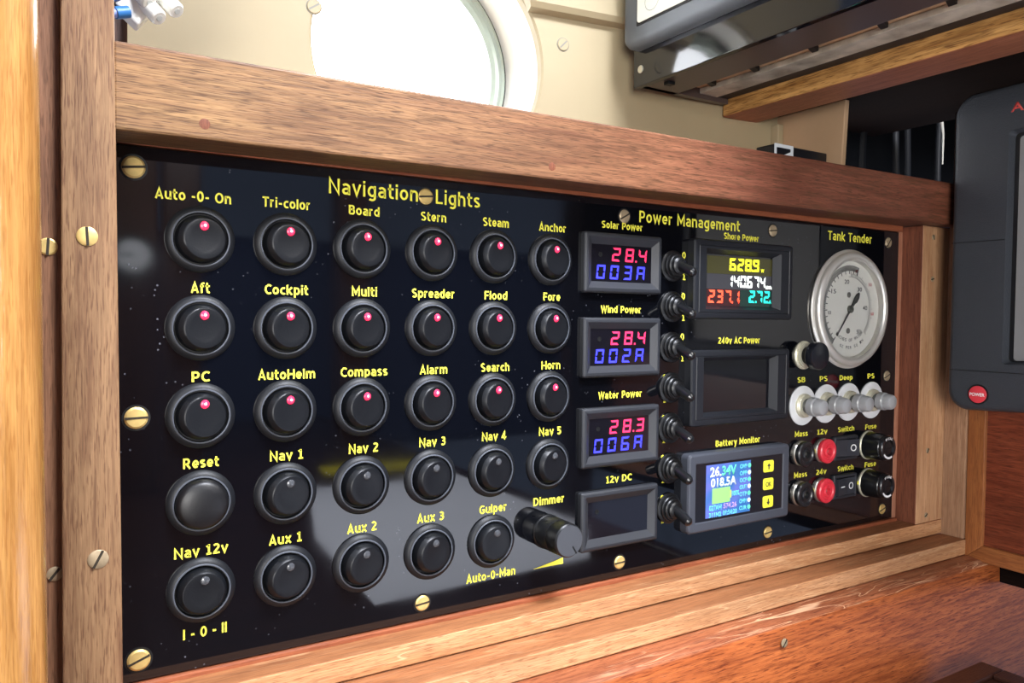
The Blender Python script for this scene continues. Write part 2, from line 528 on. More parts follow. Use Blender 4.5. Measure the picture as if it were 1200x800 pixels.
win = tag(bpy.data.objects.new('window_1', None), kind='structure')
COL.objects.link(win); win.location = wall.location; win.rotation_euler = wall.rotation_euler
def circ(r, y, cx): return [(cx + r * math.cos(2 * math.pi * i / 96), y, HZ + r * math.sin(2 * math.pi * i / 96)) for i in range(96)]
MB().loft([circ(HR + .05, 6, HC), circ(HR + 2, 35, 123.5), circ(HR + 6, 35, 123.5), circ(HR + 6, 6, HC)], False, False).build('port_liner', M_PORTWHITE, win)
MB().loft([circ(66.2, 30, 122), circ(67.4, 30, 122), circ(67.4, 34.9, 122), circ(66.2, 34.9, 122)], False, False).build('gasket', M_GASKET, win)
MB().loft([circ(66.1, 34.9, 122), circ(66.1, 28.5, 122), circ(64, 27.5, 122), circ(62.6, 29, 122), circ(60.5, 29, 122), circ(58.5, 31.5, 122), circ(58, 40, 122), circ(66.1, 40, 122)], False, False).build('port_ring', M_PORTRING, win)
MB().loft([circ(58.4, 36, 122), circ(58.4, 38, 122)]).build('glass', M_GLASS, win)

sky = tag(MB().box(-250, 500, 230, 234, -250, 480).build('exterior_sky', plain('overcast_sky', '#ffffff', .9, emit='#f6f9ff', estr=14), smooth=False), kind='structure')
sky.location = wall.location; sky.rotation_euler = wall.rotation_euler

# short tan partition end, dark locker behind it
tag(MB().hexa([(368, 57.5, 40), (372, 57.5, 40), (372, 9, 40), (368, 9, 40)], [(368, 57.5, 107.8), (372, 57.5, 107.8), (372, 6, 107.8), (368, 6, 107.8)], .6).build('wall_partition', M_CREAMDK), kind='structure')
tag(MB().box(362.5, 367.9, 51, 57, 40, 101.8, .8).build('trim_5', M_CREAM), kind='structure')
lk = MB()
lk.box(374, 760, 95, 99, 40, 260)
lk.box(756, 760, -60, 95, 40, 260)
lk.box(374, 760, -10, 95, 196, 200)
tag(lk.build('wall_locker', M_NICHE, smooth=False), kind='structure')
tag(MB().box(-70, -4, 119, 126, 20, 220).build('wall_left', W_CABIN), kind='structure')

# bulkhead on the right with its door (face at x = 452)
wr_ = MB()
wr_.box(453.5, 462, -420, -13.2, -59.8, 130)
wr_.box(466.2, 472, -420, -5, -190, -59.8)
tag(wr_.build('wall_right', W_DARK), kind='structure')
door = tag(bpy.data.objects.new('door_1', None), kind='structure')
COL.objects.link(door); door.location = Vector((452, -27.5, -176.5)) * S
# local y runs from 0 (near the panel) to -300 (towards the cabin)
MB().hexa([(0, 0, 0), (14, 0, 0), (14, -10.5, 0), (0, -10.5, 10.5)], [(0, 0, 116), (14, 0, 116), (14, -10.5, 116), (0, -10.5, 116)], .5).build('stile', W_STILE, door)
MB().hexa([(0, -.2, 0), (14, -.2, 0), (14, -300, -3), (0, -300, -3)], [(0, -10.7, 10.4), (14, -.2, 10.2), (14, -300, 9), (0, -300, 9)], .8).build('bottom_rail', W_STILE_Y, door)
MB().box(2.6, 10, -300, -10.3, 8.5, 116).build('door_panel', W_DOOR, door)

# ================================================================== WOODEN FRAME ROUND THE PANEL
frame = thing('panel_frame', (0, 0, -156), 'wooden frame of rail, post and stepped sill around the black switch panel', 'frame')
FZ = 156
def fr(mb_, name, mat): return mb_.build(name, mat, frame, loc=(0, 0, FZ))
def screw_mesh(r, a, mat_head=None, h=.8):
    me = MB().lathe([(r, -.2), (r, h * .45), (r * .82, h), (0.02, h * 1.15)], seg=28, cap0=False).mesh('screw', mat_head or M_BRASS)
    c, s = math.cos(a), math.sin(a)
    sl = MB().prism([(c * x - s * y, s * x + c * y) for x, y in ((-r * .97, -.38), (r * .97, -.38), (r * .97, .38), (-r * .97, .38))], -h * 1.22, -h * .4).mesh('slot', M_SLOT, smooth=False)
    return me, sl
def add_screw(parent, x, y, z, r, a, mat_head=None, ring_=False, h=.8, hole=None):
    a_, b_ = screw_mesh(r, a, mat_head, h)
    o = put('screw', a_, parent, (x, y, z))
    put('slot', b_, o)
    if ring_:
        put('countersink', MB().lathe([(r + .75, .0), (r + .75, .06)], seg=28).mesh('countersink', M_WELL), o)
    return o

# top rail: slightly rising to the right
b_ = [(-28.6, -24, 29.7), (451.5, -24, 33.8), (451.5, 10, 35), (-28.6, 10, 31.2)]
t_ = [(-28.6, -24, 56.6), (451.5, -24, 59.6), (451.5, 10, 59.6), (-28.6, 10, 56.6)]
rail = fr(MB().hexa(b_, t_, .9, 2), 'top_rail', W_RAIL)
for x, z in ((-2.5, 34.9), (132.8, 36.3), (289.9, 36.5)):
    MB().lathe([(1.7, -.3), (1.7, .02), (1.55, .04)], seg=20).build('wood_plug', W_SIDE, rail, (x, -24, z))
# left post and the set-back strip beside it
post = fr(MB().hexa([(-43.3, -24, -174.3), (-26.7, -24, -174.3), (-26.7, -.15, -174.3), (-43.3, -.15, -174.3)],
            [(-41.8, -24, 170), (-28.75, -24, 170), (-28.75, -.15, 170), (-41.8, -.15, 170)], .5), 'left_post', W_POST)
add_screw(post, -35.8, -24, -3.2, 2.9, 1.62, M_BRASS, h=.5)
add_screw(post, -33.5, -24, -101.3, 2.9, 1.1, M_BRASSDULL, h=.5)
strip = fr(MB().box(-60, -42.2, -20.5, 8, -174.3, 170, .5), 'rebated_strip', W_STRIP)
add_screw(strip, -45.9, -20.5, -6.6, 2.6, 1.5, M_BRASS, h=.5)
add_screw(strip, -44.9, -20.5, -105, 2.2, .9, M_BRASSDULL, h=.4)
# right stile: return face, stile front and strip against the bulkhead
rs = fr(MB().box(421.5, 452.6, -13, 8, -154.6, 33.8, .4), 'right_stile', W_SIDE)
rs.data.materials.append(W_PALE)  # light on the stile front is put into this paler wood colour
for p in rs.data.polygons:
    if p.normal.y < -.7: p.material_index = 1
for z in (-108.5, -149.9, 27.0, .6):
    add_screw(rs, 433, -13, z, 1.7, random.random() * 3, M_BRASSDULL, h=.3)
fr(MB().box(450.6, 453.4, -27.2, -13.1, -164.3, 40, .3), 'corner_strip', W_GREYPALE)
# backing board seen round the panel edge
fr(MB().box(-28, 421.4, 4, 9, -155.6, 36), 'backing_board', W_BEAD)
fr(MB().box(-28, 421.4, -1.2, 4, -156.2, -152.9, .6), 'bead', W_BEAD)
fr(MB().box(417.2, 421.4, .2, 4, -152.8, 30.5, .2), 'side_bead', wood('pink_bead', '#b98468', '#a26a4f', '#7d4a35', 'z', .5, .1, .4))
fr(MB().box(-28, 421.4, .2, 4, 30.6, 34.5, .2), 'upper_bead', W_BEAD)
# stepped sill, its top faces coloured darker to carry shade
s_ = fr(MB().box(-28, 452, -13.2, 9, -163.8, -154.8, .5), 'sill', W_SILL)
s_.data.materials.append(W_SILLTOP)
for p in s_.data.polygons:
    if p.normal.z > .7: p.material_index = 1
s_ = fr(MB().box(-28, 452.4, -28.2, 9, -174.2, -164.4, .7), 'lower_ledge', W_SILL)
s_.data.materials.append(W_SILLTOP)
for p in s_.data.polygons:
    if p.normal.z > .7: p.material_index = 1

# varnished pillar at far left
pm = MB()
prof = []
for cx_, cy_, a0 in ((-56, -62, 270), (-56, -40, 0)):
    for k in range(9):
        a = math.radians(a0 + 90 * k / 8)
        prof.append((cx_ + 8.3 * math.cos(a), cy_ + 8.3 * math.sin(a)))
prof += [(-95, -31.7), (-95, -70.3)]
pm.loft([[(x + dx, y, z) for x, y in prof] for z, dx in ((-180, 1.0), (0, .2), (150, -.4))])
tag(pm.build('varnished_post', W_HONEY), 'glossy honey-varnished wooden post at the far left edge', 'post')

# red board under the sill
bd = thing('mahogany_board', (200, -40, -260), 'worn red mahogany board with a scratched rounded top edge below the stepped sill', 'board')
prof = [(10, -174.4), (-33, -174.6), (-37.5, -175.4), (-40.5, -177.6), (-42, -181), (-45, -260), (10, -260)]
rb = MB()
rb.loft([[(x - 200, y + 40, z + 260) for y, z in prof] for x in (-60, 560)])
b1 = rb.build('board', W_RED, bd, angle=60)
b1.data.materials.append(W_REDWORN)
for p in b1.data.polygons:
    if p.normal.z > .45: p.material_index = 1
add_screw(b1, 60.5, -3.3, 76, 2.2, .9, M_BRASSDULL, h=.4)

# ================================================================== CONTROL PANEL
panel = thing('control_panel', (0, 4, -152.5), 'long glossy black panel with yellow captions holding all the switches and meters', 'panel')
def pn(me, name): return put(name, me, panel, (0, -4, 152.5))
pn(MB().box(-27.6, 417, 0, 3.9, -152.4, 30.2, .4).mesh('faceplate', M_PANEL), 'faceplate')
CAPS = [('Auto -0- On',-2.0,15.0,24.8),('Tri-color',30.2,15.2,17.6),('Board',60.4,14.9,12.6),('Stern',90.4,14.8,11.5),('Steam',120.2,14.7,13.0),('Anchor',150.0,14.6,14.8),
('Aft',0.0,-16.9,6.2),('Cockpit',30.2,-16.8,16.1),('Multi',60.6,-16.7,10.4),('Spreader',90.6,-16.7,19.5),('Flood',120.5,-16.8,11.4),('Fore',149.9,-16.7,9.2),
('PC',0.0,-48.2,5.9),('AutoHelm',30.4,-48.3,21.2),('Compass',60.7,-48.2,19.4),('Alarm',90.9,-48.2,12.6),('Search',120.5,-48.0,14.4),('Horn',149.9,-47.8,10.4),
('Reset',0.1,-78.7,11.9),('Nav 1',30.2,-78.7,12.4),('Nav 2',60.5,-78.5,12.2),('Nav 3',90.6,-78.3,12.2),('Nav 4',120.3,-78.1,12.2),('Nav 5',149.9,-78.0,12.3),
('Nav 12v',0.1,-110.2,18.0),('Aux 1',29.8,-110.2,12.2),('Aux 2',60.0,-110.1,12.2),('Aux 3',90.0,-109.9,12.4),('Gulper',120.1,-109.8,13.8),('Dimmer',149.7,-109.7,17.1),
('I - 0 - II',1.3,-139.4,14.7),('Auto-0-Man',119.5,-139.2,24.7)]
BIG = [('Navigation',64.7,23.4,37.3,5.9),('Lights',101.7,23.2,20.9,5.9),('Power Management',236.3,23.7,70.5,5.7),('Tank Tender',367.3,23.9,42.5,5.4)]
MID = [('Solar Power',190.7,18.2,25.3),('Wind Power',190.7,-21.9,24.9),('Water Power',191.0,-63.0,27.1),('12v DC',190.7,-103.9,16.0),
('Shore Power',273.2,18.0,27.0),('240v AC Power',273.1,-37.4,32.4),('Battery Monitor',273.7,-92.2,34.6)]
SMALL = [('SB',324.9,-60.5,6.8),('PS',345.0,-60.5,7.1),('Deep',366.3,-60.5,12.4),('PS',391.1,-60.4,7.0),('Mass',326.0,-91.8,11.3),('12v',344.8,-91.9,9.5),('Switch',367.6,-91.8,15.8),('Fuse',392.3,-92.0,11.4),
('Mass',326.1,-115.6,11.4),('24v',344.8,-115.7,9.5),('Switch',367.9,-115.6,15.4),('Fuse',392.7,-115.6,11.5)]
DIG = [(231.2,6.2),(231.2,-14.6),(231.0,-35.3),(219.3,-55.9),(219.2,-76.4),(219.1,-96.6),(219.2,-117.1)]
# a plain bold sans alphabet drawn with strokes (capital height 1)
T_ = .178
H_ = T_ / 2
XH = .76
def arc_(cx, cy, rx, ry, a0, a1, n=9):
    return [(cx + rx * math.cos(math.radians(a0 + (a1 - a0) * k / n)), cy + ry * math.sin(math.radians(a0 + (a1 - a0) * k / n))) for k in range(n + 1)]
def oval(cx, cy, rx, ry): return arc_(cx, cy, rx, ry, 90, 450, 20)
xm, xr = XH / 2, XH / 2 - H_
up, lo_, md = 1 - H_, H_, .5
GL = {
 'A': (.72, [[(.07, 0), (.36, .99), (.65, 0)], [(.17, .28), (.55, .28)]]),
 'B': (.66, [[(H_, lo_), (H_, up), (.34, up)] + arc_(.36, .74, .17, .175, 90, -90) + [(H_, .53)], [(.34, .53)] + arc_(.38, .31, .19, .225, 90, -90) + [(H_, lo_)]]),
 'C': (.64, [arc_(.42, .5, .335, .415, 50, 310, 16)]),
 'D': (.74, [[(H_, lo_), (H_, up), (.28, up)] + arc_(.30, .5, .35, .415, 90, -90, 12) + [(H_, lo_)]]),
 'F': (.56, [[(H_, 0), (H_, up), (.55, up)], [(H_, .49), (.50, .49)]]),
 'G': (.74, [arc_(.42, .5, .335, .415, 50, 300, 15) + [(.65, .15), (.65, .46), (.42, .46)]]),
 'H': (.72, [[(H_, 0), (H_, 1)], [(.64, 0), (.64, 1)], [(H_, .5), (.64, .5)]]),
 'I': (.18, [[(H_, 0), (H_, 1)]]),
 'L': (.54, [[(H_, 1), (H_, lo_), (.53, lo_)]]),
 'M': (.86, [[(H_, 0), (H_, .97), (.43, .28), (.77, .97), (.77, 0)]]),
 'N': (.74, [[(H_, 0), (H_, .97), (.65, .03), (.65, 1)]]),
 'O': (.80, [oval(.40, .5, .315, .415)]),
 'P': (.62, [[(H_, 0), (H_, up), (.32, up)] + arc_(.34, .665, .19, .25, 90, -90) + [(H_, .415)]]),
 'R': (.70, [[(H_, 0), (H_, up), (.32, up)] + arc_(.34, .68, .18, .235, 90, -90) + [(H_, .445)], [(.32, .445), (.63, 0)]]),
 'S': (.62, [arc_(.31, .73, .22, .185, 35, 250, 10) + arc_(.31, .28, .23, .195, 70, -145, 10)]),
 'T': (.64, [[(0, up), (.64, up)], [(.32, 0), (.32, up)]]),
 'W': (1.0, [[(.06, 1), (.27, .04), (.50, .93), (.73, .04), (.94, 1)]]),
 'a': (.56, [arc_(.26, .49, .21, .185, 145, 0, 8) + [(.47, 0)], [(.47, .40), (.27, .40)] + arc_(.25, .235, .165, .155, 90, 270, 8) + [(.34, .09), (.47, .22)]]),
 'c': (.50, [arc_(.33, xm, .245, xr, 55, 305, 14)]),
 'd': (.60, [[(.51, 0), (.51, 1)], arc_(.31, xm, .225, xr, 40, 320, 14)]),
 'e': (.58, [[(H_, .36), (.50, .36)] + arc_(.30, xm, .205, xr, 0, 318, 16)]),
 'f': (.40, [[(.16, 0), (.16, .78)] + arc_(.34, .78, .18, .15, 180, 90, 5) + [(.42, .93)], [(0, .66), (.38, .66)]]),
 'g': (.60, [arc_(.31, xm, .225, xr, 40, 320, 14), [(.51, XH), (.51, -.02)] + arc_(.30, -.02, .21, .17, 0, -140, 8)]),
 'h': (.60, [[(H_, 0), (H_, 1)], [(H_, .5)] + arc_(.31, .46, .20, .22, 150, 0, 8) + [(.51, 0)]]),
 'i': (.18, [[(H_, 0), (H_, XH)], [(H_, .86), (H_, 1.02)]]),
 'k': (.60, [[(H_, 0), (H_, 1)], [(.53, .74), (.17, .40), (.55, 0)]]),
 'l': (.18, [[(H_, 0), (H_, 1)]]),
 'm': (.94, [[(H_, 0), (H_, XH)], [(H_, .5)] + arc_(.29, .48, .17, .20, 150, 0, 7) + [(.46, 0)], [(.46, .5)] + arc_(.67, .48, .17, .20, 150, 0, 7) + [(.84, 0)]]),
 'n': (.60, [[(H_, 0), (H_, XH)], [(H_, .5)] + arc_(.31, .46, .20, .22, 150, 0, 8) + [(.51, 0)]]),
 'o': (.60, [oval(.30, xm, .22, xr)]),
 'p': (.60, [[(H_, -.26), (H_, XH)], arc_(.29, xm, .225, xr, 140, -140, 14)]),
 'r': (.42, [[(H_, 0), (H_, XH)], [(H_, .46)] + arc_(.34, .46, .24, .215, 165, 85, 5)]),
 's': (.50, [arc_(.255, .55, .175, .13, 30, 250, 9) + arc_(.25, .21, .18, .125, 70, -150, 9)]),
 't': (.40, [[(.15, .98), (.15, .24)] + arc_(.32, .24, .17, .155, 180, 275, 6) + [(.40, .10)], [(0, .67), (.40, .67)]]),
 'u': (.60, [[(.51, 0), (.51, XH)], [(.51, .26)] + arc_(.29, .30, .20, .22, -30, -180, 8) + [(H_, XH)]]),
 'v': (.58, [[(.05, XH), (.29, .04), (.53, XH)]]),
 'w': (.84, [[(.05, XH), (.23, .05), (.42, .68), (.61, .05), (.79, XH)]]),
 'x': (.58, [[(.05, XH), (.53, 0)], [(.53, XH), (.05, 0)]]),
 'y': (.58, [[(.05, XH), (.29, .06)], [(.53, XH), (.20, -.26), (.06, -.26)]]),
 '0': (.62, [oval(.31, .5, .225, .415)]),
 '1': (.50, [[(.06, .78), (.25, .88), (.27, .95)], [(.28, lo_), (.28, 1)], [(.06, lo_), (.50, lo_)]]),
 '2': (.60, [arc_(.28, .70, .21, .215, 150, -20, 9) + [(.10, .12), (.10, lo_), (.58, lo_)]]),
 '3': (.60, [arc_(.27, .73, .20, .185, 145, -85, 10), arc_(.27, .30, .225, .215, 85, -145, 10), [(.18, .525), (.29, .525)]]),
 '4': (.64, [[(.62, .27), (.07, .27), (.07, .32), (.42, .94), (.42, 0)]]),
 '5': (.60, [[(.53, up), (.13, up), (.13, .56)] + arc_(.27, .33, .225, .245, 105, -145, 11)]),
 '-': (.40, [[(.04, .40), (.36, .40)]]), ' ': (.28, [])}
def stroke(m, pts, hw, y0, y1, sx, sz, ox, oz):
    P2 = []
    for p in pts:
        if not P2 or (abs(p[0] - P2[-1][0]) + abs(p[1] - P2[-1][1])) > 1e-4: P2.append(p)
    closed = abs(P2[0][0] - P2[-1][0]) + abs(P2[0][1] - P2[-1][1]) < 1e-3
    n_ = len(P2)
    loops = []
    for i in range(n_):
        a = P2[i - 1] if i else (P2[-2] if closed else None)
        b = P2[i + 1] if i < n_ - 1 else (P2[1] if closed else None)
        p = Vector(P2[i])
        d1 = (p - Vector(a)).normalized() if a else None
        d2 = (Vector(b) - p).normalized() if b else None
        d1, d2 = d1 or d2, d2 or d1
        n1, n2 = Vector((-d1.y, d1.x)), Vector((-d2.y, d2.x))
        mi = (n1 + n2)
        mi = mi.normalized() if mi.length > 1e-4 else n1
        k = hw / max(mi.dot(n1), .45)
        L, R = p + mi * k, p - mi * k
        f = lambda v, y: (ox + v.x * sx, y, oz + v.y * sz)
        loops.append([f(L, y0), f(R, y0), f(R, y1), f(L, y1)])
    m.loft(loops, not closed, not closed)
def caption(txt, x, z, w, h, bold=1.0):
    adv, items = 0, []
    for ch in txt:
        g = GL[ch]; items.append((adv, g[1])); adv += g[0] + .13
    adv -= .13
    sx, sz = w / adv, h
    m = MB()
    for a, st in items:
        for pts in st: stroke(m, [(a + px, pz) for px, pz in pts], H_ * bold, -.14, -.01, sx, sz, -w / 2, -h / 2)
    put('caption', m.mesh('caption', M_YELLOW, smooth=False), panel, (x, -4, z + 152.5))
for t, x, z, w in CAPS: caption(t, x, z, w, 3.7)
for t, x, z, w, h in BIG: caption(t, x, z, w, h, .8)
for t, x, z, w in MID: caption(t, x, z, w, 3.4)
for t, x, z, w in SMALL: caption(t, x, z, w, 3.1)
for k, (x, z) in enumerate(DIG):
    caption('0', x, z, 2.4, 3.5)
    caption('1', x + .2, z - 10.9, 1.9, 3.3)
pn(MB().prism([(141.6, -140.4), (158.0, -140.4), (158.0, -137.6)], -.12, -.01).mesh('wedge_mark', M_YELLOW), 'wedge_mark')
for x, z in ((337.6, -102.8), (380.4, -102.8), (337.8, -126.0), (381.0, -126.1)):
    pn(MB().lathe([(1.25, .01), (1.25, .12)], x, z, 16).mesh('dot_mark', M_YELLOW), 'dot_mark')
for i, (x, z) in enumerate([(-21.0, 22.9), (-20.6, -61.6), (-20.2, -145.0), (86.7, 22.8), (191.7, 22.9), (297.8, 23.2), (405.4, 23.0), (407.4, -60.8), (406.1, -145.5), (298.8, -145.4), (191.8, -145.2), (86.4, -145.4)]):
    add_screw(panel, x, -4, z + 152.5, 3.7 if i < 3 else 3.2, [.12, .02, .35, .1, .5, .1, .9, .4, .3, .1, .05, .1][i], M_BRASS if i < 4 else M_BRASSDULL if i in (4, 5, 6, 7) else M_BRASS, True, .8)

# ------------------------------------------------------------------ rocker switches
bez = MB().lathe([(11.6, 0.0), (11.6, .7), (11.0, 1.5), (9.9, 2.1), (9.3, 2.2), (9.05, 1.8), (9.0, .35)], seg=56, cap0=False, cap1=False).mesh('bezel', M_BEZEL)
lip = MB().lathe([(9.75, 2.12), (9.5, 2.42), (9.2, 2.38), (9.1, 2.0)], seg=56, cap0=False, cap1=False).mesh('rim', plain('rim_highlight', '#4c5058', .4))  # lighter grey puts the rim's highlight into its colour
well = MB().lathe([(9.0, .05), (9.0, .35)], seg=40).mesh('well', M_WELL)
FC = .9                                     # centre of the tilted face
def face_h(x, z, tx, tz): return 4.75 - (x - FC) * tx - z * tz
def cap_mesh(tx, tz, fc):
    loops, seg = [], 56
    for r, dh, k in ((8.45, None, 0), (8.2, -2.0, .5), (7.35, -.45, .9), (6.95, -.08, 1), (6.6, 0, 1), (4.6, -.22, 1), (2.3, -.34, 1), (.05, -.38, 1)):
        lp = []
        for i in range(seg):
            a = 2 * math.pi * i / seg
            x, z = r * math.cos(a) + fc * k, r * math.sin(a)
            h = .3 if dh is None else max(.35, 4.75 - (x - fc) * tx - z * tz + dh)
            lp.append((x, -h, z))
        loops.append(lp)
    return MB().loft(loops, cap0=False).mesh('rocker', M_CAP, angle=28)
TLT = {'on': (.21, .05, .9), 'off': (.21, -.03, .9), 'mid': (.02, 0.0, .1)}
CAPM = {k: cap_mesh(*v) for k, v in TLT.items()}
LEDZ = 4.4
def led(matl, nm): return MB().lathe([(1.6, -.6), (1.6, .1), (1.3, .5), (.7, .75), (.02, .8)], 0, 0, 20, cap0=False).mesh(nm, matl)
LEDM = {'on': led(M_LEDON, 'red_light'), 'off': led(M_LEDOFF, 'unlit_light'), 'mid': led(M_LEDOFF, 'unlit_light')}
CORE = MB().lathe([(.55, .74), (.3, .9), (.02, .92)], .2, .1, 14).mesh('core', M_LEDCORE)
CX = [0.0, 29.8, 59.6, 89.6, 119.2, 148.8]
RZ = [0.0, -31.0, -62.0, -93.0, -124.2]
L_ = {(0,0):'below the words Auto -0- On',(0,1):'below the word Tri-color',(0,2):'below the word Board',(0,3):'below the word Stern',(0,4):'below the word Steam',(0,5):'below the word Anchor',
(1,0):'below the word Aft',(1,1):'below the word Cockpit',(1,2):'below the word Multi',(1,3):'below the word Spreader',(1,4):'below the word Flood',(1,5):'below the word Fore',
(2,0):'below the letters PC',(2,1):'between the PC and Compass switches',(2,2):'below the word Compass',(2,3):'below the word Alarm',(2,4):'below the word Search',(2,5):'below the word Horn',
(3,1):'below the caption Nav 1',(3,2):'below the caption Nav 2',(3,3):'below the caption Nav 3',(3,4):'below the caption Nav 4',(3,5):'below the caption Nav 5',
(4,0):'below the caption Nav 12v',(4,1):'below the caption Aux 1',(4,2):'below the caption Aux 2',(4,3):'below the caption Aux 3',(4,4):'below the word Gulper'}
for (r, c), where in L_.items():
    st = 'on' if r < 3 else ('mid' if (r, c) in ((4, 0), (4, 4)) else 'off')
    t = thing('rocker_switch', (CX[c], 0, RZ[r]), 'round black rocker switch with %s %s' % ('glowing red light' if st == 'on' else 'unlit light', where), 'switch',
              'lit rocker switches' if st == 'on' else 'unlit rocker switches')
    b0 = put('bezel', bez, t); put('rim', lip, b0); put('well', well, t)
    cp = put('rocker', CAPM[st], t)
    tx, tz, fc = TLT[st]
    lo = (.6, -(4.75 - (.6 - fc) * tx - LEDZ * tz - .25), LEDZ)
    ld = put('indicator_light', LEDM[st], cp, lo)
    if st == 'on': put('light_core', CORE, ld)
t = thing('push_button', (CX[0], 0, RZ[3]), 'round black domed push button with no light, below the word Reset', 'button')
b0 = put('bezel', bez, t); put('rim', lip, b0)
MB().lathe([(8.9, .2), (8.8, 3.6), (8.3, 5.0), (7.2, 5.7), (4.5, 6.3), (2, 6.55), (.05, 6.6)], seg=48, cap0=False).build('button_cap', plain('worn_black_plastic', '#0e0e11', .42, bump=.1, bscale=1200), t, angle=60)

# dimmer knob
t = thing('dimmer_knob', (148.8, 0, -124), 'tall cylindrical black dimmer knob below the word Dimmer', 'knob')
k = MB().lathe([(7.9, .1), (7.9, 1.0), (7.6, 1.4)], seg=48, cap0=False).build('skirt', M_KNOB, t)
MB().lathe([(7.6, 1.4), (7.6, 9), (7.3, 9.6), (7.6, 10.2), (7.5, 17.0), (7.0, 17.6)], seg=64, cap0=False, cap1=True).build('body', M_KNOB, t)
MB().lathe([(6.9, 17.62), (6.8, 17.9)], seg=48).build('end_face', M_KNOBFACE, t)
a = math.radians(-58)
c, s = math.cos(a), math.sin(a)
MB().prism([(c * x - s * y, s * x + c * y) for x, y in ((3.0, -.35), (7.0, -.35), (7.0, .35), (3.0, .35))], -18.0, -17.8).build('pointer_line', M_WELL, t)
for kx, kz in ((-3.5, 6.6), (1.5, 7.3)):
    MB().tube([(kx, -5.2, kz - .2), (kx, -5.2, kz + .15)], .9, 12).build('grub_screw', M_WELL, t)

# ------------------------------------------------------------------ seven-segment digits
SEG = {'0':'abcdef','1':'bc','2':'abged','3':'abgcd','4':'fgbc','5':'afgcd','6':'afgedc','7':'abc','8':'abcdefg','9':'abcdfg','A':'abcefg'}
def seven(mbx, ch, cx, cz, w, h, th, sl, y=-.12):
    def q(pts): mbx.prism([(cx + x + sl * z, cz + z) for x, z in pts], y, y + .1)
    a, b, g = w / 2, h / 2, th * .12
    segs = {
     'a': [(-a + g, b), (a - g, b), (a - th - g, b - th), (-a + th + g, b - th)],
     'd': [(-a + g, -b), (-a + th + g, -b + th), (a - th - g, -b + th), (a - g, -b)],
     'g': [(-a + th, th / 2), (-a + g * 4, 0), (-a + th, -th / 2), (a - th, -th / 2), (a - g * 4, 0), (a - th, th / 2)],
     'f': [(-a, b - g), (-a, g), (-a + th, th / 2 + g), (-a + th, b - th - g)],
     'b': [(a, b - g), (a - th, b - th - g), (a - th, th / 2 + g), (a, g)],
     'e': [(-a, -b + g), (-a + th, -b + th + g), (-a + th, -th / 2 - g), (-a, -g)],
     'c': [(a, -b + g), (a, -g), (a - th, -th / 2 - g), (a - th, -b + th + g)]}
    for k_ in SEG[ch]: q(segs[k_])
def digits(txt, x0, z, pitch, w, h, th, sl, mat, name, parent, y):
    m = MB(); x = x0
    for ch in txt:
        if ch == '.':
            m.prism([(x - pitch / 2 + dx + sl * (-h / 2), z - h / 2 + dz) for dx, dz in ((-th * .2, 0), (th * .7, 0), (th * .7, th * .9), (-th * .2, th * .9))], -.12, -.02)
            continue
        seven(m, ch, x, z, w, h, th, sl); x += pitch
    return m.build(name, mat, parent, (0, y, 0), smooth=False)

# small volt/amp meters
for nm, cz, top, bot, lab in (('solar', -.1, '28.4', '003A', 'small black meter with red 28.4 and blue 003A digits under Solar Power'),
                         ('wind', -40.0, '28.4', '002A', 'small black meter with red and blue digits under Wind Power'),
                         ('water', -82.7, '28.3', '006A', 'small black meter with red and blue digits under Water Power'),
                         ('dc', -122.3, '', '', 'small black meter with a blank window under 12v DC')):
    t = thing('volt_meter', (190, 0, cz), lab, 'meter', 'small square-cornered meters')
    MB().rframe(47.6, 28.2, [(0, 0), (0, 2.2), (.5, 2.9), (1.1, 3.2), (2.2, 3.2), (5.4, .9)], 1.0, cap0=False, cap1=False).build('frame', M_METER, t)
    MB().rframe(37.0, 17.8 + .0, [(0, .4), (0, .95)], .2).build('window', M_GLASS_PURPLE, t)
    MB().lathe([(1.15, .96), (1.15, 1.1), (.85, 1.1), (.8, .98)], -13.2, 3.9, 18).build('set_screw', M_WELL, t)
    if top:
        digits(top, -3.6, 4.3, 8.2, 4.9, 6.4, .95, .10, M_SEGRED, 'voltage_digits', t, -.95)
        digits(bot, -12.9, -4.2, 8.2, 4.9, 6.6, .95, .10, M_SEGBLUE, 'current_digits', t, -.95)

# shore power meter, blank AC meter
def big_meter(cx, cz, w, h, lab, ow, oh, ox, oz, mat):
    t = thing('power_meter', (cx, 0, cz), lab, 'meter')
    # stepped frame: outer shell, flat face, opening sloping in
    MB().rframe(w, h, [(0, 0), (0, 4.2), (.6, 5.0), (1.4, 5.2), (3.0, 5.2), (3.3, 4.9), (3.6, 5.2)], 1.6, cap0=False, cap1=False).build('shell', mat, t)
    m = MB()
    def rr(a, b, hh, dx, dz): return [(dx + sx * a / 2, -hh, dz + sz * b / 2) for sx, sz in ((1, 1), (-1, 1), (-1, -1), (1, -1))]
    m.loft([rr(w - 7.2, h - 7.2, 5.2, 0, 0), rr(ow, oh, 5.15, ox, oz), rr(ow - 5, oh - 4, 1.2, ox - .3, oz - .3)], False, False)
    m.build('face', mat, t, smooth=False)
    MB().box(ox - .3 - (ow - 4.6) / 2, ox - .3 + (ow - 4.6) / 2, -1.15, -.3, oz - .3 - (oh - 3.6) / 2, oz - .3 + (oh - 3.6) / 2).build('window', M_GLASS_DK, t, smooth=False)
    return t
t = big_meter(271.7, -5.6, 75.4, 41, 'black power meter with glowing yellow, white, red and green digits under Shore Power', 57.4, 31, -.9, .2, M_METERDK)
MT = (271.7, -5.6)
def zone(x0, x1, z0, z1, mat, nm):
    MB().box(x0 - MT[0], x1 - MT[0], -1.3, -1.16, z0 - MT[1], z1 - MT[1]).build(nm, mat, t, smooth=False)
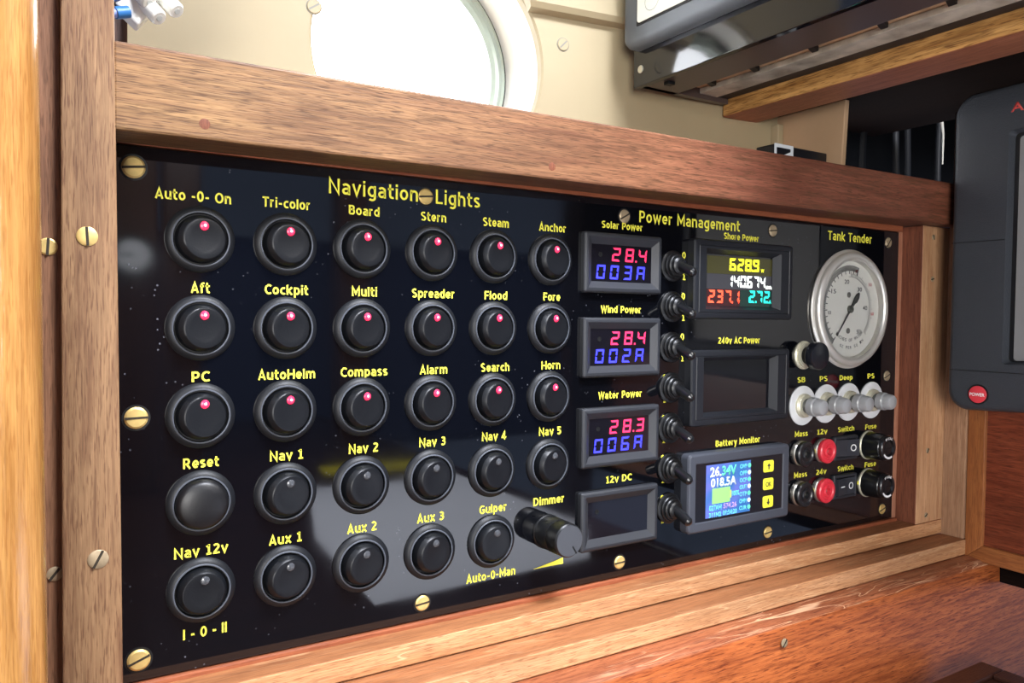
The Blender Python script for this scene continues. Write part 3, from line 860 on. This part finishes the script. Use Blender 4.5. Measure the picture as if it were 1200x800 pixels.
zone(246.5, 296.3, -2.2, 7.0, M_ZYEL, 'watt_zone'); zone(246.5, 296.3, -10.2, -2.3, M_ZWHT, 'energy_zone')
zone(246.5, 271.4, -19.2, -10.3, M_ZRED, 'volt_zone'); zone(271.5, 296.3, -19.2, -10.3, M_ZTEAL, 'amp_zone')
digits('628.9', 265.4 - MT[0], 3.0 - MT[1], 6.0, 4.9, 6.6, 1.35, .04, M_SEGYEL, 'watt_digits', t, -1.3)
digits('140.674', 263.2 - MT[0], -5.9 - MT[1], 5.15, 4.2, 6.4, 1.2, .04, M_SEGWHT, 'energy_digits', t, -1.3)
digits('237.1', 250.0 - MT[0], -14.2 - MT[1], 6.1, 4.7, 6.8, 1.25, .04, M_SEGORG, 'volt_digits', t, -1.3)
digits('2.72', 280.6 - MT[0], -13.8 - MT[1], 5.9, 4.7, 6.6, 1.25, .04, M_SEGTEAL, 'amp_digits', t, -1.3)
for s_, x, z, w, mt in (('W', 288.6, .6, 2.6, M_SEGYEL), ('kWh', 294.0, -8.4, 4.6, M_SEGWHT), ('V', 270.4, -16.6, 1.9, M_SEGORG), ('A', 296.0 - .8, -16.2, 1.9, M_SEGTEAL)):
    put('unit_text', text_mesh(s_, w, 2.0, bold=.03, mat=mt, name='unit_text'), t, (x - MT[0], -1.3, z - MT[1]))
big_meter(270.8, -61.8, 75.2, 39.2, 'black power meter with an unlit dark window under 240v AC Power', 57, 31, -.8, .8, M_METERDK)

# battery monitor
BX, BZ = 270.6, -115.9
t = thing('battery_monitor', (BX, 0, BZ), 'grey-framed battery monitor with blue colour screen and three yellow keys', 'battery monitor')
MB().rframe(77.6, 41.2, [(0, 0), (0, 4.4), (.5, 5.3), (1.2, 5.7), (2.0, 5.7), (5.0, 5.5), (5.5, 5.0)], 2.6, cap0=False, cap1=False).build('frame', M_METERBAT, t)
MB().rframe(66.8, 30.4, [(0, .4), (0, 5.0)], .4).build('window', plain('black_keypad_film', '#15151a', .25), t)
def bz(x0, x1, z0, z1, y0, y1, nm, mat, par=None): return MB().box(x0 - BX, x1 - BX, y0, y1, z0 - BZ, z1 - BZ).build(nm, mat, par or t, smooth=False)
m, n, l, p = new_mat('colour_screen')
tc = n.new('ShaderNodeTexCoord'); sp = n.new('ShaderNodeTexNoise'); sp.inputs['Scale'].default_value = 90
l.new(tc.outputs['Object'], sp.inputs['Vector'])
rp = n.new('ShaderNodeValToRGB')
rp.color_ramp.elements[0].position = .38; rp.color_ramp.elements[0].color = lin('#2f5f96')
rp.color_ramp.elements[1].position = .62; rp.color_ramp.elements[1].color = lin('#5560a8')
l.new(sp.outputs['Fac'], rp.inputs['Fac'])
l.new(rp.outputs['Color'], p.inputs['Base Color']); l.new(rp.outputs['Color'], p.inputs['Emission Color'])
p.inputs['Emission Strength'].default_value = .55; p.inputs['Roughness'].default_value = .15
scr = bz(244.6, 278.0, -129.6, -101.9, -5.15, -5.02, 'screen', m)
M_PALETXT = plain('pale_screen_text', '#cfe0ea', .5, emit='#c4d8e6', estr=.35)
M_GREENTXT = plain('green_screen_text', '#58c8a0', .5, emit='#58c8a0', estr=.7)
M_CYANTXT = plain('cyan_screen_text', '#5cb8dc', .5, emit='#5cb8dc', estr=.6)
M_PINKTXT = plain('violet_screen_text', '#a58ad0', .5, emit='#a58ad0', estr=.6)
def btx(s_, x, z, w, h, mat): put('screen_text', text_mesh(s_, w, h, bold=.03, mat=mat, name='screen_text'), scr, (x - BX, -5.15, z - BZ))
btx('26.', 251.6, -105.6, 8.2, 5.0, M_PALETXT); btx('34V', 261.6, -105.6, 10.8, 5.0, M_GREENTXT)
btx('018.5A', 257.6, -111.4, 19.0, 4.6, M_PALETXT)
MB().box(-21.4, -8.2, -5.27, -5.16, -6.6, 1.4).build('charge_bar', plain('green_bar', '#7fc46a', .5, emit='#86cc6c', estr=.7), scr, smooth=False)
MB().box(-8.2, -7.2, -5.27, -5.16, -4.6, -.6).build('charge_bar_tip', plain('green_tip', '#a6d060', .5, emit='#a6d060', estr=.7), scr, smooth=False)
btx('100%', 266.6, -118.4, 5.4, 2.6, M_CYANTXT)
btx('027AH', 251.6, -124.6, 9.0, 2.7, M_CYANTXT); btx('574.26', 262.6, -124.4, 10.0, 2.7, M_PINKTXT)
btx('311N2', 251.6, -128.3, 9.0, 2.4, M_CYANTXT); btx('01:54:20', 262.6, -128.1, 10.6, 2.4, M_CYANTXT)
M_DOT = plain('pale_status_dot', '#bcd8e8', .5, emit='#bcd8e8', estr=.75)
for i, w_ in enumerate(('OVP', 'OPP', 'OCP', 'OUT', 'OTP', 'OHM', 'CUR')):
    z = -104.6 - i * 3.75
    btx(w_, 272.4, z, 5.6, 2.3, M_CYANTXT)
    MB().lathe([(1.2, .02), (1.2, .14)], 277.0 - BX, z - BZ, 16, y0=-5.15).build('status_dot', M_DOT if i % 2 else M_GREENTXT, scr)
for i, s_ in enumerate(('up', 'OK', 'down')):
    kz = -106.6 - i * 9.8
    k = MB().rframe(8.2, 6.4, [(0, 0), (0, .3), (.2, .4)], 1.2).build('key', M_BTNYEL, t, (292.3 - BX, -5.0, kz - BZ))
    if s_ == 'OK': put('key_mark', text_mesh('OK', 4.4, 2.7, bold=.012, mat=M_INK, name='key_mark'), k, (0, -.4, 0))
    else:
        d = 1 if s_ == 'up' else -1
        MB().prism([(-.45, -1.7 * d), (.45, -1.7 * d), (.45, .1 * d), (1.4, .1 * d), (0, 1.8 * d), (-1.4, .1 * d), (-.45, .1 * d)], -.5, -.41).build('key_mark', M_INK, k, smooth=False)

# ------------------------------------------------------------------ toggle switches
boot = MB().lathe([(7.6, 0), (7.8, 1.0), (7.0, 1.5), (6.3, 1.6), (6.5, 2.6), (6.1, 3.1), (5.3, 3.1), (5.5, 4.2), (5.0, 4.7), (4.3, 4.8), (4.3, 5.9), (3.6, 6.5), (2.8, 6.9)], seg=40, cap0=False).mesh('rubber_boot', M_RUBBER)
lever = MB().tube([(0, -5.8, -.3), (0, -7.5, -.9), (0, -10.5, -2.1), (0, -13.4, -3.3), (0, -14.9, -3.9), (0, -15.7, -4.25), (0, -16.0, -4.4)], [2.7, 2.45, 2.5, 2.55, 2.3, 1.5, .4], 20).mesh('lever', M_LEVER)
TW = ['beside the Solar Power meter, highest in the column', 'second from the top of the column, level with Wind Power caption', 'beside the Wind Power meter', 'beside the Water Power caption', 'beside the Water Power meter', 'just below the Water Power meter level', 'beside the 12v DC meter, lowest in the column']
for i in range(7):
    t = thing('toggle_switch', (223.2, 0, .4 - 20.45 * i), 'black rubber-booted toggle switch ' + TW[i], 'switch', 'toggle switches in a column')
    put('rubber_boot', boot, t); put('lever', lever, t)

# ------------------------------------------------------------------ tank gauge
t = thing('pressure_gauge', (367.2, 0, -19.3), 'round steel-rimmed gauge with white dial below the words Tank Tender', 'gauge')
MB().lathe([(35.6, 0), (35.8, .8), (35.0, 1.5), (34.2, 1.8), (34.2, 3.2), (33.6, 4.2), (32.2, 4.9), (31.0, 5.0), (29.8, 4.4), (29.2, 2.6), (28.8, .5)], seg=96, cap0=False, cap1=False).build('rim', M_STEEL, t, angle=45)
MB().lathe([(29.4, .1), (29.4, .5)], seg=80).build('dial', M_DIAL, t)
dm, d2 = MB(), MB()
def tickm(mm, a, r0, r1, w):
    a = math.radians(a); c, s = math.cos(a), math.sin(a)
    mm.prism([(c * x - s * y, s * x + c * y) for x, y in ((r0, -w), (r1, -w), (r1, w), (r0, w))], -.6, -.52)
for i in range(81):
    tickm(dm, 232 - i * 2.0, 23.0 if i % 5 else 21.2, 26.4, .26)
for i in range(46):
    tickm(d2, 88 - i * 2.9, 19.6, 21.6 if i % 5 else 22.6, .14)
dm.build('outer_scale', M_INK, t, smooth=False)
sc_ = d2.build('inner_scale', M_INKSOFT, t, smooth=False)
m = MB(); N_ = 60
arc = [math.radians(95 - 137 * k / N_) for k in range(N_ + 1)]
m.loft([[(r * math.cos(a), -.58, r * math.sin(a)) for a in arc] for r in (19.35, 19.6)], False, False, closed=False).build('scale_arc', M_INKSOFT, t)
def dtx(s_, x, z, w, h, mat=M_INKSOFT, rot=0):
    o = put('dial_text', text_mesh(s_, w, h, bold=.005, thick=.08, mat=mat, name='dial_text'), t, (x, -.5, z))
    o.rotation_euler = (0, rot, 0)
for s_, x, z in (('10', -15.0, 7.5), ('15', -15.5, 10.5), ('20', -3.2, 16.5), ('30', 9.5, 12.2), ('40', 15.2, 1.0), ('50', 9.5, -13.5)):
    if s_ != '10': dtx(s_, x, z, 4.4, 2.6, M_INK)
dtx('10', -19.0, -2.2, 2.6, 2.2, M_INK); dtx('5', -21.5, -9.5, 1.6, 2.2, M_INK)
for s_, x, z in (('40', 6.0, 23.0), ('50', 19.8, 15.4), ('60', 22.6, -2.5)): dtx(s_, x, z, 3.2, 2.0, M_REDTXT)
def arc_text(word, r, a0, a1, h):
    for k, ch in enumerate(word):
        if ch == ' ': continue
        a = a0 + (a1 - a0) * k / (len(word) - 1)
        ar = math.radians(a)
        dtx(ch, r * math.cos(ar), r * math.sin(ar), h * .75, h, M_INKSOFT, rot=-(ar + math.pi / 2))
arc_text('INCHES OF WATER', 18.6, 232, 312, 2.0)
arc_text('OZ PER SQ IN', 23.0, 250, 305, 1.8)
for z in (8.6, -13.0):
    MB().lathe([(1.7, .5), (1.7, .75), (1.2, .9)], -1.0, z, 18).build('dial_screw', plain('dial_screw_metal', '#8c8a80', .4, metal=.7), t)
nd = MB()
a = math.radians(232)
def nr(x, y): return (math.cos(a) * x - math.sin(a) * y, math.sin(a) * x + math.cos(a) * y)
nd.prism([nr(x, y) for x, y in ((-11, -.3), (-11, .3), (-6, 1.3), (0, .75), (20.5, .15), (20.5, -.15), (0, -.75), (-6, -1.3))], -1.5, -1.2)
nl = nd.build('needle', M_NEEDLE, t, smooth=False)
MB().prism([nr(x, y) for x, y in ((-12.5, -.6), (-12.5, .6), (-10, 1.9), (-6.5, 1.9), (-5.0, 1.0), (-5.0, -1.0), (-6.5, -1.9), (-10, -1.9))], -1.75, -1.5).build('counterweight', M_NEEDLE, nl)
MB().lathe([(2.3, .5), (2.3, 1.9), (1.8, 2.3), (.8, 2.4), (.8, 2.8)], 0, 0, 24).build('hub', plain('hub_metal', '#6e6d64', .35, metal=.8), t)
MB().lathe([(29.3, 3.6), (29.3, 4.0)], seg=64).build('glass', M_CLEAR, t)

# ------------------------------------------------------------------ plungers
t = thing('pull_knob', (326.2, 0, -46.3), 'small black mushroom knob on a pale flange at lower left of the round gauge', 'knob')
MB().lathe([(8.2, 0), (8.2, .8), (7.6, 1.4), (6.9, 1.5), (6.9, 2.3), (6.2, 2.6)], seg=40, cap0=False).build('flange', M_CREAMMETAL, t)
MB().lathe([(5.0, 2.5), (4.8, 7.0)], seg=32, cap0=False, cap1=False).build('stem', M_RUBBER, t)
MB().lathe([(4.8, 6.4), (7.4, 6.6), (7.9, 7.2), (7.9, 10.8), (7.5, 11.6), (6.8, 11.9)], seg=44).build('cap', plain('black_knob_cap', '#14161d', .3, coat=.3), t)
wash = MB().lathe([(11.4, 0), (11.4, .6), (11.1, .8)], seg=48).mesh('washer', M_WASHER)
nut = MB().lathe([(6.9, .8), (6.9, 1.9), (6.3, 2.4), (6.6, 3.0), (6.2, 3.4)], seg=36, cap0=False).mesh('collar', M_CREAMMETAL)
stem = MB().lathe([(4.2, 3.2), (4.2, 5.8)], seg=30, cap0=False).mesh('stem', M_COLLAR)
kn = MB().lathe([(4.9, 5.6), (5.4, 6.2), (5.4, 9.6), (4.9, 10.3), (4.7, 10.4), (4.9, 10.6), (4.6, 13.6), (4.0, 14.6), (2.4, 15.2), (.05, 15.4)], seg=36).mesh('plunger', M_GREYPL)
for x, lab in ((326.2, 'grey translucent push valve below the letters SB'), (347.2, 'grey translucent push valve second from left, between SB and Deep'), (368.8, 'grey translucent push valve below the word Deep'), (391.6, 'grey translucent push valve rightmost of the row, nearest the frame')):
    t = thing('push_valve', (x, 0, -75.4), lab, 'valve', 'row of grey push valves')
    put('washer', wash, t); put('collar', nut, t); put('stem', stem, t); put('plunger', kn, t)

# ------------------------------------------------------------------ sockets, rockers, fuses
jr = MB().lathe([(7.2, 0), (7.2, 1.0), (6.8, 1.6), (6.0, 1.8)], seg=40, cap0=False).mesh('rear_ring', M_JACKMETAL)
def jack_mesh(mat): return MB().lathe([(6.0, 1.4), (7.0, 2.0), (7.2, 2.6), (7.2, 4.2), (6.6, 4.8), (5.2, 4.9), (4.6, 4.3), (3.3, 4.2), (3.3, 4.7), (2.7, 5.1), (2.1, 5.1), (1.9, 2.2)], seg=44, cap0=False).mesh('insulator', mat)
JB, JR = jack_mesh(M_JACKBLK), jack_mesh(M_JACKRED)
jh = MB().lathe([(1.85, 2.3), (1.85, 2.7), (1.1, 2.7), (1.0, 2.4)], seg=20).mesh('contact', M_JACKMETAL)
for x, z, me, lab in ((325.6, -103.0, JB, 'black round socket below the upper word Mass'), (345.3, -103.0, JR, 'red round socket below the caption 12v'),
                  (325.6, -126.4, JB, 'black round socket below the lower word Mass'), (345.0, -126.4, JR, 'red round socket below the caption 24v')):
    t = thing('banana_socket', (x, 0, z), lab, 'socket', 'round plug sockets')
    put('rear_ring', jr, t); put('insulator', me, t); put('contact', jh, t)
def rocker2(z, on, lab):
    t = thing('power_switch', (366.0, 0, z), lab, 'switch', 'square-cornered rocker switches')
    MB().rframe(22.2, 14.6, [(0, 0), (0, 1.2), (.4, 1.8), (1.6, 2.0), (2.0, 1.6), (2.1, .4)], .8, cap0=False, cap1=False).build('frame', M_METER, t)
    MB().box(-9, 9, -.5, -.1, -5.1, 5.1).build('well', M_WELL, t)
    m = MB()
    hl, hr = (1.0, 4.4) if not on else (3.4, 2.2)
    m.loft([[(x, -h, z_) for x, h in ((-8.8, .5), (-8.8, hl), (0, 2.2), (8.8, hr), (8.8, .5))] for z_ in (-5.0, 5.0)])
    rk = m.build('rocker', plain('rocker_grey', '#2d3036', .35), t, smooth=False)
    def onface(x): return (hl + (2.2 - hl) * (x + 8.8) / 8.8) if x < 0 else (2.2 + (hr - 2.2) * x / 8.8)
    MB().lathe([(2.1, 0), (2.1, .08), (1.5, .08), (1.5, 0)], 0, 0, 28, cap0=False, cap1=False).build('off_mark', M_WHITE, rk, (4.4, -onface(4.4) - .12, 0)).rotation_euler = (0, 0, -math.atan((hr - 2.2) / 8.8))
    if on: MB().box(-2.2, 2.2, -.08, .0, -.35, .35).build('on_mark', M_WHITE, rk, (-4.2, -onface(-4.2) - .12, 0)).rotation_euler = (0, 0, math.atan((hl - 2.2) / 8.8))
rocker2(-103.0, False, 'small black rectangular rocker switch below the upper word Switch')
rocker2(-126.2, True, 'small black rectangular rocker switch below the lower word Switch')
fr_ = MB().lathe([(9.0, 0), (9.0, .7), (8.6, 1.1)], seg=44, cap0=False).mesh('gasket', M_CREAMMETAL)
fb = MB().lathe([(8.5, 1.1), (8.3, 3.0), (8.0, 11.6), (7.7, 12.0), (7.7, 12.6), (7.3, 13.6), (6.9, 14.0), (5.2, 14.0), (4.6, 12.6)], seg=48, cap0=False).mesh('holder_body', M_LEVER)
fs = MB().lathe([(4.0, 12.7), (4.0, 13.4), (3.2, 13.6)], seg=30).mesh('slotted_cap', M_RUBBER)
for z, lab in ((-103.3, 'black round fuse holder below the upper word Fuse'), (-126.8, 'black round fuse holder below the lower word Fuse')):
    t = thing('fuse_holder', (389.8, 0, z), lab, 'fuse holder', 'round fuse holders')
    put('gasket', fr_, t); put('holder_body', fb, t); c_ = put('slotted_cap', fs, t)
    MB().box(-3.2, 3.2, -13.75, -13.4, -.5, .5).build('slot', M_WELL, c_)
    arcp = [math.radians(215 + 85 * k / 16) for k in range(17)]
    MB().loft([[(r * math.cos(a), -14.08, r * math.sin(a)) for a in arcp] for r in (5.4, 6.6)], False, False, closed=False).build('white_arc', M_WHITE, t)
    for k, ch in enumerate('FUSE'):
        a = math.radians(118 - k * 18)
        o = put('white_letter', text_mesh(ch, 1.3, 1.5, bold=.02, thick=.08, mat=M_WHITE, name='white_letter'), t, (6.05 * math.cos(a), -14.0, 6.05 * math.sin(a)))
        o.rotation_euler = (0, -(a - math.pi / 2), 0)

# ================================================================== OVERHEAD
bm_ = thing('overhead_beam', (336, -120, 102.2), 'long wooden beam overhead at upper right with pale side and red-brown underside', 'rail')  # the overhead beam, running towards the camera
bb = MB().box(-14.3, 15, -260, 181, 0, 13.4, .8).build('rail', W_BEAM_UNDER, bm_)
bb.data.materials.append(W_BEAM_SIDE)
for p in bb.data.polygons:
    if p.normal.x < -.7: p.material_index = 1  # light on the left face is painted as a paler wood
sh = thing('overhead_shelf', (410, -120, 108), 'dark stained shelf board behind the long overhead beam', 'shelf')
MB().box(-58.8, 60, -260, 175, 0, 7, .5).build('board', W_DARK, sh)
MB().box(22, 40, -260, 96, -.2 + 7.2, 19, .5).build('upper_batten', W_BEAM_SIDE, sh)

dp = thing('display_unit', (285, -90, 108), 'grey-bezelled marine display with glossy black casing overhead at top right', 'display')
DX, DY, DZ = 285, -90, 108
def db(x0, x1, y0, y1, z0, z1, nm, mat, bev=0, par=None): return MB().box(x0 - DX, x1 - DX, y0 - DY, y1 - DY, z0 - DZ, z1 - DZ, bev).build(nm, mat, par or dp)
cs = db(247, 251, -200, 60, 107.6, 240, 'front_casing', M_DISPBLK, .5)
db(251.2, 279, -200, 60, 109.0, 112, 'underside', M_DISPUNDER, .3)
db(251.2, 320, -200, 60, 122, 240, 'rear_casing', M_DISPBLK, .5)
db(251.2, 321, 56, 60, 109, 121.8, 'end_plate', M_DISPUNDER)
ch_ = db(279.2, 300, -200, 55.8, 115, 118, 'channel', M_CHANNELTAN)
db(296, 311, -200, 55.8, 111.5, 114.8, 'edge_strip', M_CHANNEL, .4)
db(311.2, 320.8, -200, 55.8, 112.0, 117, 'black_seal', M_METERDK, .3)
for y in (36, 4, -34, -72, -104, -140):
    MB().hexa([(280 - DX, y + 3 - DY, 112.3 - DZ), (294 - DX, y + 8 - DY, 112.3 - DZ), (294 - DX, y + 4 - DY, 112.3 - DZ), (280 - DX, y - 1 - DY, 112.3 - DZ)],
              [(280 - DX, y + 3 - DY, 114.9 - DZ), (294 - DX, y + 8 - DY, 114.9 - DZ), (294 - DX, y + 4 - DY, 114.9 - DZ), (280 - DX, y - 1 - DY, 114.9 - DZ)], .3).build('slot_clip', M_WELL, ch_)
# grey bezel with rounded edges (prism in y,z extruded along x)
def yz_round(y0, y1, z0, z1, r, seg=8):
    pts = []
    for cy, cz, a0 in ((y1 - r, z1 - r, 0), (y0 + r, z1 - r, 90), (y0 + r, z0 + r, 180), (y1 - r, z0 + r, 270)):
        for k in range(seg + 1):
            a = math.radians(a0 + 90 * k / seg); pts.append((cy + r * math.cos(a), cz + r * math.sin(a)))
    return pts
def yz_loft(mb_, rings):
    mb_.loft([[(x - DX, y - DY, z - DZ) for y, z in yz_round(-196 + i, 60.5 - i, 127.2 + i, 240 - i, max(7 - i, 2))] for x, i in rings])
    return mb_
yz_loft(MB(), [(246.8, 0), (242, 0), (239.5, 1.2), (238, 3.5)]).build('bezel', M_DISPGREY, dp, angle=40)
MB().box(237.2 - DX, 238.2 - DX, -184 - DY, 46.8 - DY, 137.2 - DZ, 230 - DZ, .3).build('bezel_gap', M_WELL, dp)
wf = MB()
wf.loft([[(x - DX, y - DY, z - DZ) for y, z in yz_round(-182, 45.6, 138.4, 229, 2)] for x in (237.6, 236.8)])
wf.build('white_face', M_SCREENWHT, dp)
el = MB()
el.loft([[(236.7 - DX, 33.5 + r * 1.0 * math.cos(2 * math.pi * k / 40) - DY, 147.5 + r * 1.0 * math.sin(2 * math.pi * k / 40) - DZ) for k in range(40)] for r in (5.4, 5.7)], False, False).build('oval_outline', M_INKSOFT, dp)
s_ = MB().lathe([(2.2, 0), (2.2, .5), (1.7, .8)], 0, 0, 22).build('screw', M_CREAMMETAL, dp, (247 - DX, 53.5 - DY, 117 - DZ))
s_.rotation_euler = (0, 0, -math.pi / 2)
MB().box(256 - DX, 261 - DX, 40 - DY, 44 - DY, 107 - DZ, 109 - DZ, .3).build('foot_clip', M_WELL, dp)

# small black box with a white end lying behind the top rail
t = thing('electronics_box', (332, 20, 62), 'small black box with a white-rimmed end lying behind the top rail', 'box')
MB().box(-14.5, 34, -3.5, 10, 0, 14.8, .8).build('body', M_BOXBLK, t)
m = MB()
m.loft([[(x, -3.7, z) for x, z in ((-14.7, 14.9), (1.5, 14.9), (1.5, 0), (-14.7, 0))], [(x, -4.3, z) for x, z in ((-14.7, 14.9), (1.5, 14.9), (1.5, 0), (-14.7, 0))],
        [(x, -4.3, z) for x, z in ((-13.2, 12.8), (-.4, 12.8), (-.4, 0), (-13.2, 0))], [(x, -3.7, z) for x, z in ((-13.2, 12.8), (-.4, 12.8), (-.4, 0), (-13.2, 0))]], False, False)
m.build('white_rim', M_BOXWHT, t, smooth=False)
m = MB(); m.prism([(-13.2, 0), (-.4, 0), (-.4, 11.2), (-13.2, 6.5)], -4.2, -3.8); m.build('white_flap', M_BOXWHT, t, smooth=False)

# cables hanging in the locker
cl = ['leftmost in the dark locker', 'second from the left in the dark locker', 'in the middle of the dark locker', 'nearest the black unit in the dark locker']
for i, (x, y) in enumerate(((452, 48), (486, 46), (505, 52), (540, 44))):
    t = MB(); ph = random.random() * 6
    pts = [(x + 5 * math.sin(ph + z * .03), y + 4 * math.cos(ph + z * .021), z) for z in range(42, 196, 8)]
    tag(t.tube(pts, 2.3, 12).build('hanging_cable', M_CABLE), 'thin black cable hanging ' + cl[i], 'cable', 'black cables in the locker')
t = MB().tube([(503, 30, 160), (509, 30, 141), (514, 30.5, 127), (519, 31, 112), (521, 32, 90)], [2.4, 2.2, 1.4, .8, .5], 14)
tag(t.build('pale_cable', M_CABLEWHT), 'pale grey tapering cable end hanging in the dark locker beside the black unit', 'cable')

# black unit with the red power button, on the right bulkhead
UX, UY, UZ = 452, -115, -80
t = thing('instrument_housing', (UX, UY, UZ), 'black grained plastic unit with round red power button on the right', 'instrument')
def yzr(y0, y1, z0, z1, r, dz=0, seg=8):
    return [(y - UY, z - UZ + dz * ((y - (-30)) / -60)) for y, z in yz_round(y0, y1, z0, z1, r, seg)]
m = MB()
m.loft([[(x - UX, y, z) for y, z in yzr(-200 + i, -29.5 - i, -79.5 + i, 108.5 - i, max(12 - i * .6, 4), 3)] for x, i in ((451.5, 0), (426, 0), (423.4, .9), (422.2, 2.2), (421.8, 4))], True, False)
m.loft([[(421.8 - UX, y, z) for y, z in lp] for lp in (yzr(-196, -33.5, -75.5, 104.5, 9.6, 3), yzr(-190, -61, -52.2, 81, 2.5, 3))], False, False)
m.loft([[(x - UX, y, z) for y, z in yzr(-190 + i, -61 - i, -52.2 + i, 81 - i, 2.5, 3)] for x, i in ((421.8, 0), (427, 1.5))], False, False)
m.build('housing', M_DEVICE, t, angle=40)
m = MB(); m.loft([[(x - UX, y, z) for y, z in yzr(-189, -62, -51, 80, 2, 3)] for x in (427.6, 426.6)])
m.build('screen_rim', M_DEVRIM, t)
m = MB(); m.loft([[(x - UX, y, z) for y, z in yzr(-186, -65.2, -50, 77.5, 2, 3)] for x in (426.5, 425.8)])
m.build('screen', M_DEVSCREEN, t)
m = MB().box(421.6 - UX, 421.85 - UX, -60.5 - UY, -30.8 - UY, 20.9 - UZ, 21.3 - UZ).build('seam', M_WELL, t)
m = MB().box(421.6 - UX, 421.85 - UX, -190 - UY, -31.5 - UY, -55.3 - UZ, -54.9 - UZ).build('seam', M_WELL, t)
bt = MB().lathe([(5.0, 0), (5.0, .7), (4.4, 1.0)], seg=40).build('power_button', M_REDBTN, t, (421.75 - UX, -48.4 - UY, -68.8 - UZ))
bt.rotation_euler = (0, 0, -math.pi / 2)
rg = MB().lathe([(5.9, 0), (5.9, .25)], seg=40).build('button_surround', M_WELL, t, (421.8 - UX, -48.4 - UY, -68.8 - UZ)); rg.rotation_euler = (0, 0, -math.pi / 2)
put('button_text', text_mesh('POWER', 8.4, 2.0, 'left', bold=.02, mat=M_WHITE, name='button_text'), t, (420.75 - UX, -48.4 - UY, -68.8 - UZ))
put('red_lettering', text_mesh('AIS', 13, 5.2, 'left', bold=.02, mat=M_REDTXT, name='red_lettering'), t, (421.8 - UX, -68.2 - UY, 95.5 - UZ))

# terminal block and wires at top left
t = thing('terminal_block', (-16, 30, 92), 'milky white terminal block with round nubs at top left above the rail', 'terminal block')
m = MB().hexa([(-8, -2, -6), (-.5, -2, -12.4), (-.5, 6, -12.4), (-8, 6, -6)], [(-16, -2, 14), (26, -2, 22), (26, 6, 22), (-16, 6, 14)], .8)
m.build('body', M_TERM, t)
for x, z in ((2.6, -4.2), (5.9, -9.0), (9.2, .2), (12.0, -5.2)):
    nb = MB().tube([(x - 3.6, -1, z + 5.2), (x - .7, -4.2, z + 1.0), (x, -5.0, z), (x + .35, -5.4, z - .5)], [3.2, 3.1, 3.0, 2.5], 20).build('nub', M_TERM, t)
    MB().tube([(x + .3, -5.45, z - .45), (x + .42, -5.6, z - .6)], [1.2, 1.1], 16).build('nub_hole', M_TERMHOLE, nb)
ws = [((-34, 26, 79.0), (-24, 26, 82.0), (-21.0, 27, 83.2), M_BLUEPALE, 'blue wire running into the terminal block, lowest of the wires'),
      ((-34, 28, 84.8), (-24, 28, 88.5), (-19, 29, 91.0), M_BLUE, 'blue wire above the lowest wire at the terminal block'),
      ((-34, 30, 83.0), (-24, 31, 86.0), (-20.5, 31, 87.2), M_BROWNWIRE, 'brown wire between the two blue wires at the terminal block')]
for a_, b2, c2, mt, lab in ws:
    o = MB().tube([a_, b2, c2], 1.7, 14).build('wire', mt)
    tag(o, lab, 'wire')
    if mt is M_BLUEPALE:
        MB().tube([(-24.2, 26, 81.9), (-21.2, 27, 83.1), (-19.8, 27.4, 83.7)], 2.15, 14).build('blue_sleeve', M_BLUE, o)

# ================================================================== CABIN IN FRONT OF THE PANEL
ct = thing('chart_table', (150, -300, -250), 'dark mahogany table top whose corner shows at bottom right', 'table')
MB().box(-450, 261, -900, 240, 0, 26, 1.2).build('table_top', W_TABLE, ct)
MB().box(-450, 261.2, 228, 240.2, 26.1, 29, .8).build('fiddle', W_TABLE, ct)
MB().box(249, 261.2, -900, 227.8, 26.1, 29, .8).build('fiddle', W_TABLE, ct)
pm = MB()
P_ = [(209, -568), (327, -555), (393, -598), (393, -294), (334, -209), (144, -199), (156, -372)]
pm.loft([[(x - 270, y + 380, z) for x, y in P_] for z in (0, .8)])
o = tag(pm.build('chart_sheet', M_PAPER), 'white paper chart lying on the dark table, mirrored in the black panel', 'chart'); o.location = Vector((270, -380, -223.8)) * S
rl = thing('yellow_ruler', (330, -640, -223.8), 'yellow ruler lying beyond the paper chart on the table', 'ruler', rotz=.12)
MB().box(-80, 55, -22, 22, 0, 3, .5).build('blade', M_RULER, rl)
st = thing('settee_back', (300, -1250, -300), 'navy blue upholstered settee back across the cabin', 'settee')
MB().box(-900, 1100, -60, 60, 0, 420, 20, 2).build('cushion', M_CUSHION, st)
for i, x in enumerate((90, 330, 760)):
    tag(MB().box(x, x + 46, -860, -815, -500, 700, 3).build('trim_%d' % (i + 2), W_CABIN), kind='structure')

tag(MB().box(12, 62, -680, -640, -223.9, 700, 3).build('trim_6', W_CABIN), kind='structure')
t = thing('wall_dial', (37, -640, 37), 'round white dial on a wooden post, mirrored at left of the black panel', 'dial', rotz=math.pi)
MB().lathe([(21, 0), (21, 6), (18.5, 7), (18, 5)], seg=48, cap0=False, cap1=False).build('rim', M_GASKET, t)
MB().lathe([(18, 4), (18, 5)], seg=48).build('face', plain('white_face', '#f4f4f0', .5), t)
MB().box(-1, 13, -5.6, -5.1, -1.2, 1.2).build('pointer', M_INK, t)
